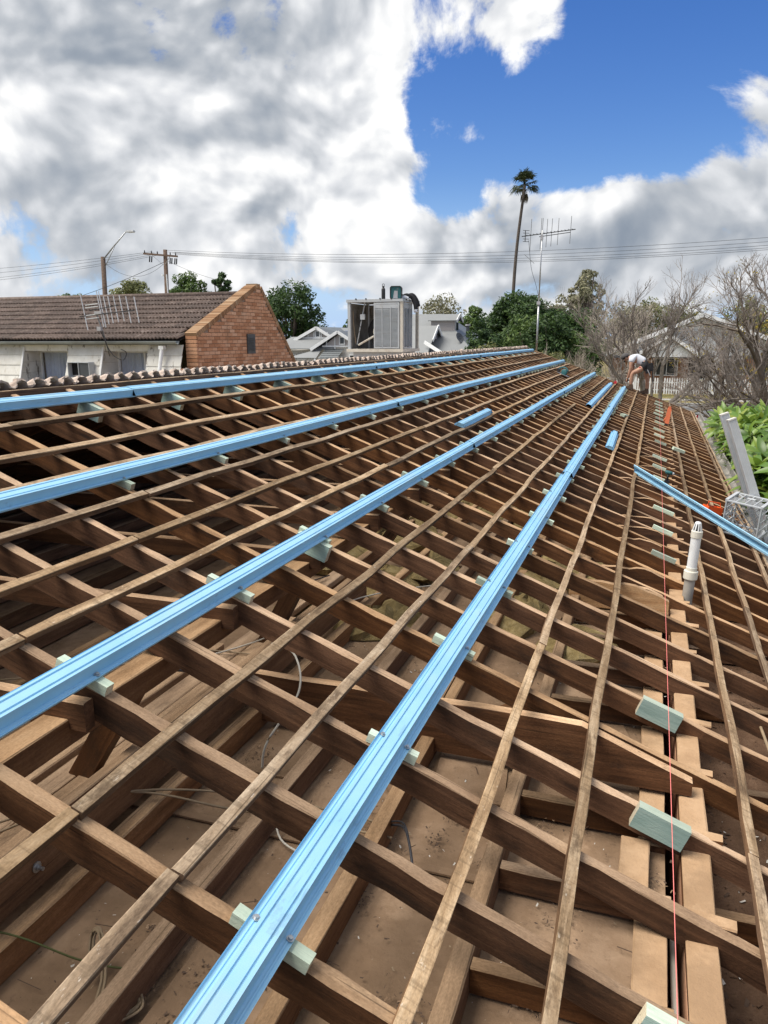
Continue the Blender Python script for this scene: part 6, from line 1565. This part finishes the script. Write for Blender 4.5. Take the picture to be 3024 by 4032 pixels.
tree('broadleaf_tree', 'small green treetop just showing over the left of the tiled roof', (-60.8, 70, 0), 9.9, 1.9, 'leaf_mid', 6, n_cl=24, lo=.6)
tree('broadleaf_tree', 'little green tree between the two gabled houses and the cooler', (-30.2, 78, 0), 7.3, 1.9, 'leaf_mid', 7, n_cl=40, lo=.2)
tree('gum_tree', 'pale leafy tree peeping over the top of the cooler', (-22.6, 84, 0), 9.6, 2.9, 'leaf_gum', 8, n_cl=44, n_per=70, lo=.4, bark='bark_pale')
tree('wattle_tree', 'yellow blossoming wattle tree behind the large grey roof', (-20.9, 75, 0), 7.35, 1.05, 'leaf_gold', 9, n_cl=34, lo=.3)
tree('broadleaf_tree', 'light green tree right of the dormer', (-17.4, 76, 0), 8.5, 1.9, 'leaf_mid', 10, n_cl=44, lo=.25)
tree('broadleaf_tree', 'olive round tree low behind the wattle and the dormer', (-19.3, 78, 0), 7.2, 1.6, 'leaf_olive', 11, n_cl=34, lo=.2)
tree('camphor_tree', 'broad dark green domed tree behind the palm trunk', (-12.0, 75, 0), 10.2, 5.0, 'leaf_dark', 12, n_cl=210, n_per=150, leaf=.17, lo=.12, shape='dome', cr=.95)
tree('shrub_tree', 'dark conical shrub right of the large grey roof', (-11.0, 52, 0), 6.2, 1.5, 'leaf_dark', 13, n_cl=60, n_per=130, leaf=.12, lo=.02)
tree('shrub_tree', 'mid green shrub in front of the domed tree', (-8.4, 55, 0), 6.4, 2.3, 'leaf_mid', 14, n_cl=60, n_per=110, leaf=.12, lo=.02)
tree('shrub_tree', 'dark green shrub behind the antenna mast', (-6.7, 53, 0), 6.4, 2.0, 'leaf_dark', 15, n_cl=90, n_per=120, leaf=.12, lo=.02)
tree('shrub_tree', 'dark shrub right of the antenna mast behind bare twigs', (-5.0, 54, 0), 6.5, 1.9, 'leaf_mid', 16, n_cl=60, n_per=110, leaf=.12, lo=.02)
tree('shrub_tree', 'low light green hedge clump behind the end of the ridge tiles', (-8.8, 44, 0), 4.3, 1.9, 'leaf_olive', 17, n_cl=50, n_per=120, leaf=.10, lo=.02)
tree('shrub_tree', 'low green hedge clump right of the antenna mast foot', (-5.6, 43, 0), 4.2, 1.7, 'leaf_olive', 18, n_cl=50, n_per=120, leaf=.10, lo=.02)
tree('gum_tree', 'tall pale eucalypt above the bare trees left of the worker', (-6.4, 78, 0), 11.0, 2.3, 'leaf_gum', 19, n_cl=46, n_per=90, leaf=.17, lo=.5, bark='bark_brown', cr=.55)
tree('gum_tree', 'shorter pale eucalypt left of the tall one', (-8.6, 78, 0), 9.3, 1.8, 'leaf_gum', 20, n_cl=30, n_per=80, leaf=.17, lo=.5, bark='bark_pale')
tree('broadleaf_tree', 'hazy olive trees behind the white house roof', (0.6, 90, 0), 9.2, 4.4, 'leaf_olive', 21, n_cl=90, n_per=90, leaf=.18, lo=.1)
tree('broadleaf_tree', 'hazy olive tree behind the white house, left of its ridge', (-3.3, 88, 0), 8.6, 3.2, 'leaf_gum', 22, n_cl=60, n_per=90, leaf=.18, lo=.1)
tree('broadleaf_tree', 'yellowing tree at the right edge behind bare branches', (8.2, 84, 0), 8.8, 2.8, 'leaf_olive', 23, n_cl=50, n_per=90, leaf=.18, lo=.2)
tree('broadleaf_tree', 'golden autumn tree at the far right behind bare branches', (5.3, 46, 0), 6.3, 1.9, 'leaf_gold', 24, n_cl=26, n_per=34, leaf=.09, lo=.3)
for i, (x, y, h_, w, m_) in enumerate(((-70, 110, 8, 9, 'leaf_olive'), (-55, 115, 7.5, 9, 'leaf_mid'), (-42, 118, 7, 8, 'leaf_olive'), (-28, 120, 6.5, 8, 'leaf_mid'), (-14, 118, 7.5, 8, 'leaf_olive'), (0, 115, 8, 8, 'leaf_mid'), (13, 110, 8.5, 9, 'leaf_olive'), (28, 105, 9, 9, 'leaf_mid'))):
    tree('distant_tree', ('far tree on the horizon left of the street light', 'far tree on the horizon behind the two poles', 'far tree on the horizon behind the brick gable', 'far tree low behind the cream gabled house', 'far tree on the horizon behind the dark domed tree', 'far tree on the horizon behind the white house', 'far tree on the horizon right of the white house', 'far tree beyond the right edge bare branches')[i], (x, y, 0), h_, w, m_, 40 + i, n_cl=50, n_per=60, leaf=.3, lo=.05, ry=3)
tree('broadleaf_tree', 'dark green tree filling the gap right of the domed tree', (-6.6, 70, 0), 7.4, 2.8, 'leaf_dark', 25, n_cl=110, n_per=130, leaf=.15, lo=.05)
# fan palm
pl_ = thing('fan_palm', (-15.1, 85, 0), 'very tall slender fan palm leaning slightly above the dark domed tree', 'palm', 'trees beyond the roof')
b = MB(); P0, P1 = Vector((-15.6, 85, 0)), Vector((-14.2, 85, 20.1))
b.tube([P0.lerp(P1, i / 14) + Vector((0.12 * math.sin(i * .5), 0, 0)) for i in range(15)], [0.22 - 0.006 * i for i in range(15)], 'palm_trunk', 10); b.build('trunk', pl_, smooth=True)
rp = random.Random(8)
def frond(mat, az, el, droop, L=1.55, fan=0.95):
    b = MB(); d = Vector((math.cos(az) * math.cos(el), math.sin(az) * math.cos(el), math.sin(el)))
    c0 = P1 + Vector((0, 0, 0.1)); tip = c0 + d * L * 0.62; tip.z -= droop * .3
    b.tube([c0, c0.lerp(tip, .6) + Vector((0, 0, .05)), tip], [0.03, 0.025, 0.02], mat, 4)
    side = d.cross(Vector((0, 0, 1))).normalized(); upd = side.cross(d)
    for i in range(13):
        a = R(-95 + 190 * i / 12)
        v = (d * math.cos(a) + side * math.sin(a)).normalized(); ln = fan * rp.uniform(.75, 1.1) * (1 - .25 * abs(a) / 1.7)
        mid = tip + v * ln * .6 + upd * .05; end = tip + v * ln; end.z -= droop * rp.uniform(.4, .9) * .5 + .12
        w_ = v.cross(upd).normalized() * 0.055
        b.quad(tip - w_ * .3, mid - w_, mid + w_, tip + w_ * .3, mat); b.quad(mid - w_, end - w_ * .15, end + w_ * .15, mid + w_, mat)
    return b.build('frond', pl_)
for i in range(30): frond('palm_green', i * 2.4, R(rp.uniform(-30, 75)), rp.uniform(.1, .6))
for i in range(5): frond('palm_dead', 0.3 + i * .4, R(-70), .9, 1.3, .5)

# bare deciduous trees
def bare(name, label, starts, seed, mat, depth=6, twig='twig_dark', spread=0.5, up=0.22, grav=0.0, leaves=0, ratio=0.74, kids=(2, 3)):
    r = random.Random(seed); limbs = MB(); tw = MB(); tips = []
    def grow(p, d, L, rad, lev):
        pts = [p]; q = p
        n_ = 3 if lev < 3 else 2
        for i in range(n_):
            d = (d + Vector((r.gauss(0, .13), r.gauss(0, .13), r.gauss(0, .10) + up * .28))).normalized()
            q = q + d * L / n_; pts.append(q)
        rr = [max(0.0022, rad * (1 - 0.35 * i / n_)) for i in range(n_ + 1)]
        (limbs if lev < 3 else tw).tube(pts, rr, mat if lev < 3 else twig, 7 if lev < 2 else 4 if lev < 4 else 3, caps=False)
        if lev >= depth: tips.append(q); return
        for k in range(r.randint(*kids) + (1 if lev > 1 else 0)):
            nd = (d + Vector((r.gauss(0, spread), r.gauss(0, spread), r.gauss(0, spread * .8) + up))).normalized()
            st = pts[r.randint(1, len(pts) - 1)] if k else q
            grow(st, nd, L * ratio * r.uniform(.75, 1.15), max(0.003, rad * r.uniform(.5, .68)), lev + 1)
    t = thing(name, starts[0][0], label, 'tree', 'bare trees')
    for (p, d, L, rad) in starts: grow(Vector(p), Vector(d).normalized(), L, rad, 0)
    limbs.build('trunk', t, smooth=True)
    tag(tw.build('twigs', t), kind='stuff')
    if leaves:
        cl = [(*tips[r.randrange(len(tips))], 0.12) for _ in range(leaves)]
        tag(leaf_cloud('last_leaves', t, cl, 5, .035, 'leaf_gold', seed), kind='stuff')
    return t
bare('bare_tree', 'large bare spreading tree just behind the worker', [((0.15, 29.5, 0.0), (0.0, 0, 1), 1.9, .15), ((0.1, 29.5, 1.6), (-.35, 0.1, .9), 1.7, .10), ((0.2, 29.5, 1.7), (.4, -.1, .85), 1.6, .10), ((0.1, 29.5, 1.5), (-.9, .1, .35), 1.9, .08), ((0.2, 29.6, 1.4), (0.95, 0, .4), 1.8, .08), ((0.2, 29.4, 1.9), (.1, 0, 1), 1.7, .08)], 61, 'bark_grey', depth=6, spread=.42, up=.17, twig='twig_dark', ratio=.70)
bare('bare_shrub', 'tangle of pale bare twigs behind the gable end left of the worker', [((-2.4, 31, 0), (-.1, 0, 1), 1.6, .06), ((-3.2, 32, 0), (-.3, 0, 1), 1.5, .05), ((-1.6, 31, 0), (.2, 0, 1), 1.5, .05), ((-2.6, 33, 0.2), (.3, 0, 1), 1.6, .05), ((-3.6, 33, 0), (0.1, 0, 1), 1.4, .05)], 62, 'bark_grey', depth=5, spread=.5, up=.24, twig='twig_tan', ratio=.74)
bare('bare_tree', 'pale bare tree further back in front of the white house', [((-1.6, 44, 0), (0, 0, 1), 2.2, .12), ((-1.4, 44, 1.8), (.5, 0, .8), 1.8, .09), ((-1.8, 44, 1.8), (-.6, 0, .8), 1.8, .09)], 63, 'bark_grey', depth=6, spread=.46, up=.18, twig='twig_tan', ratio=.75)
bare('bare_tree', 'dense dark bare tree with a few yellow leaves at the right edge', [((3.7, 24.5, 0.0), (0.0, 0, 1), 2.2, .16), ((3.6, 24.5, 1.8), (-.75, .05, .55), 1.5, .09), ((3.6, 24.5, 2.0), (-.45, 0, .9), 1.7, .10), ((3.7, 24.5, 2.1), (-.15, 0, 1), 1.9, .10), ((3.4, 24.4, 2.2), (-.35, -.1, 1), 1.9, .09), ((3.7, 24.2, 1.2), (-.6, -.2, .5), 1.6, .07), ((3.5, 24.5, 1.5), (-.95, .1, .15), 1.3, .06), ((3.7, 24.8, 1.4), (-.5, .5, .35), 1.5, .06), ((3.6, 24.5, 1.6), (-.8, -.1, .45), 1.6, .07)], 64, 'bark_brown', depth=6, spread=.46, up=.14, twig='twig_dark', ratio=.71, leaves=150)

# ------------------------------------------------------------------ broad leaved bush against the gutter
bu = thing('leafy_bush', (2.3, 12, 0), 'bright green broad leaved bush pressing over the gutter at the right', 'bush')
def bigleaf(seed):
    r = random.Random(seed); b = MB(); L_, W_ = 0.235, 0.033; ns = 6; rows = []
    for i in range(ns + 1):
        t_ = i / ns; w = W_ * (math.sin(math.pi * min(1, (t_ * .93 + .07)) ** 0.85) ** .8) + 0.002
        z = 0.05 * t_ - 0.11 * t_ * t_; b0 = len(b.v); rows.append(b0)
        b.v += [(L_ * t_, -w, z + w * .35), (L_ * t_, 0, z), (L_ * t_, w, z + w * .35)]
    for i in range(ns):
        for k in (0, 1): b.face((rows[i] + k, rows[i + 1] + k, rows[i + 1] + k + 1, rows[i] + k + 1), 'big_leaf')
    return b
blv = [bigleaf(i) for i in range(2)]
blm = [x.mesh('leaf', True) for x in blv]
rb = random.Random(21); mats_ = []
for c in range(250):
    y = rb.uniform(8.4, 18.0); x = 1.30 + abs(rb.gauss(0, .45)) + (0.15 if y < 10 else 0)
    topz = 3.22 - 0.05 * abs(y - 12.5) + min(0.15, (x - 1.3) * .2)
    z_ = topz - abs(rb.gauss(0, .33))
    if y < 9.6: z_ -= 0.25
    ax = Vector((-.25 + rb.gauss(0, .35), -.35 + rb.gauss(0, .35), 1)).normalized()
    xx = ax.cross(Vector((0.3, 1, 0.1))).normalized(); yy = ax.cross(xx)
    n_l = rb.randint(11, 16); sc_ = rb.uniform(.9, 1.5)
    for k in range(n_l):
        a = k * 2.4 + rb.uniform(-.2, .2); el_ = rb.uniform(-.15, 1.05) * (0.5 + .6 * k / n_l)
        d = (xx * math.cos(a) + yy * math.sin(a)) * math.cos(el_) + ax * math.sin(el_)
        s = d.cross(ax).normalized(); u_ = s.cross(d)
        M = frame(d, -s, u_, Vector((x, y, z_)) + ax * 0.008 * k) @ Matrix.Scale(sc_ * rb.uniform(.75, 1.15), 4)
        mats_.append((-(z_ - 2.0) * .8 + abs(y - 11.5) * .15 + (x - 1.3) * 1.2, M))
mats_.sort(key=lambda q: q[0])
for i, (_, M) in enumerate(mats_[:300]): obj('leaf', blm[i % 2], bu, M)
rest = MB()
for i, (_, M) in enumerate(mats_[300:]):
    src = blv[i % 2]; b0 = len(rest.v)
    rest.v += [tuple(M @ Vector(v)) for v in src.v]
    for f in src.f: rest.face([b0 + q for q in f], 'big_leaf')
tag(rest.build('foliage', bu, smooth=True), kind='stuff')
b = MB()
for i in range(26):
    x, y = rb.uniform(1.6, 2.6), rb.uniform(8.8, 17); b.tube([(x, y, 0), (x + rb.uniform(-.1, .1), y, 1.3), (x + rb.uniform(-.4, .2), y + rb.uniform(-.3, .3), 2.7)], [.04, .03, .012], 'bark_brown', 6)
b.build('stems', bu, smooth=True)
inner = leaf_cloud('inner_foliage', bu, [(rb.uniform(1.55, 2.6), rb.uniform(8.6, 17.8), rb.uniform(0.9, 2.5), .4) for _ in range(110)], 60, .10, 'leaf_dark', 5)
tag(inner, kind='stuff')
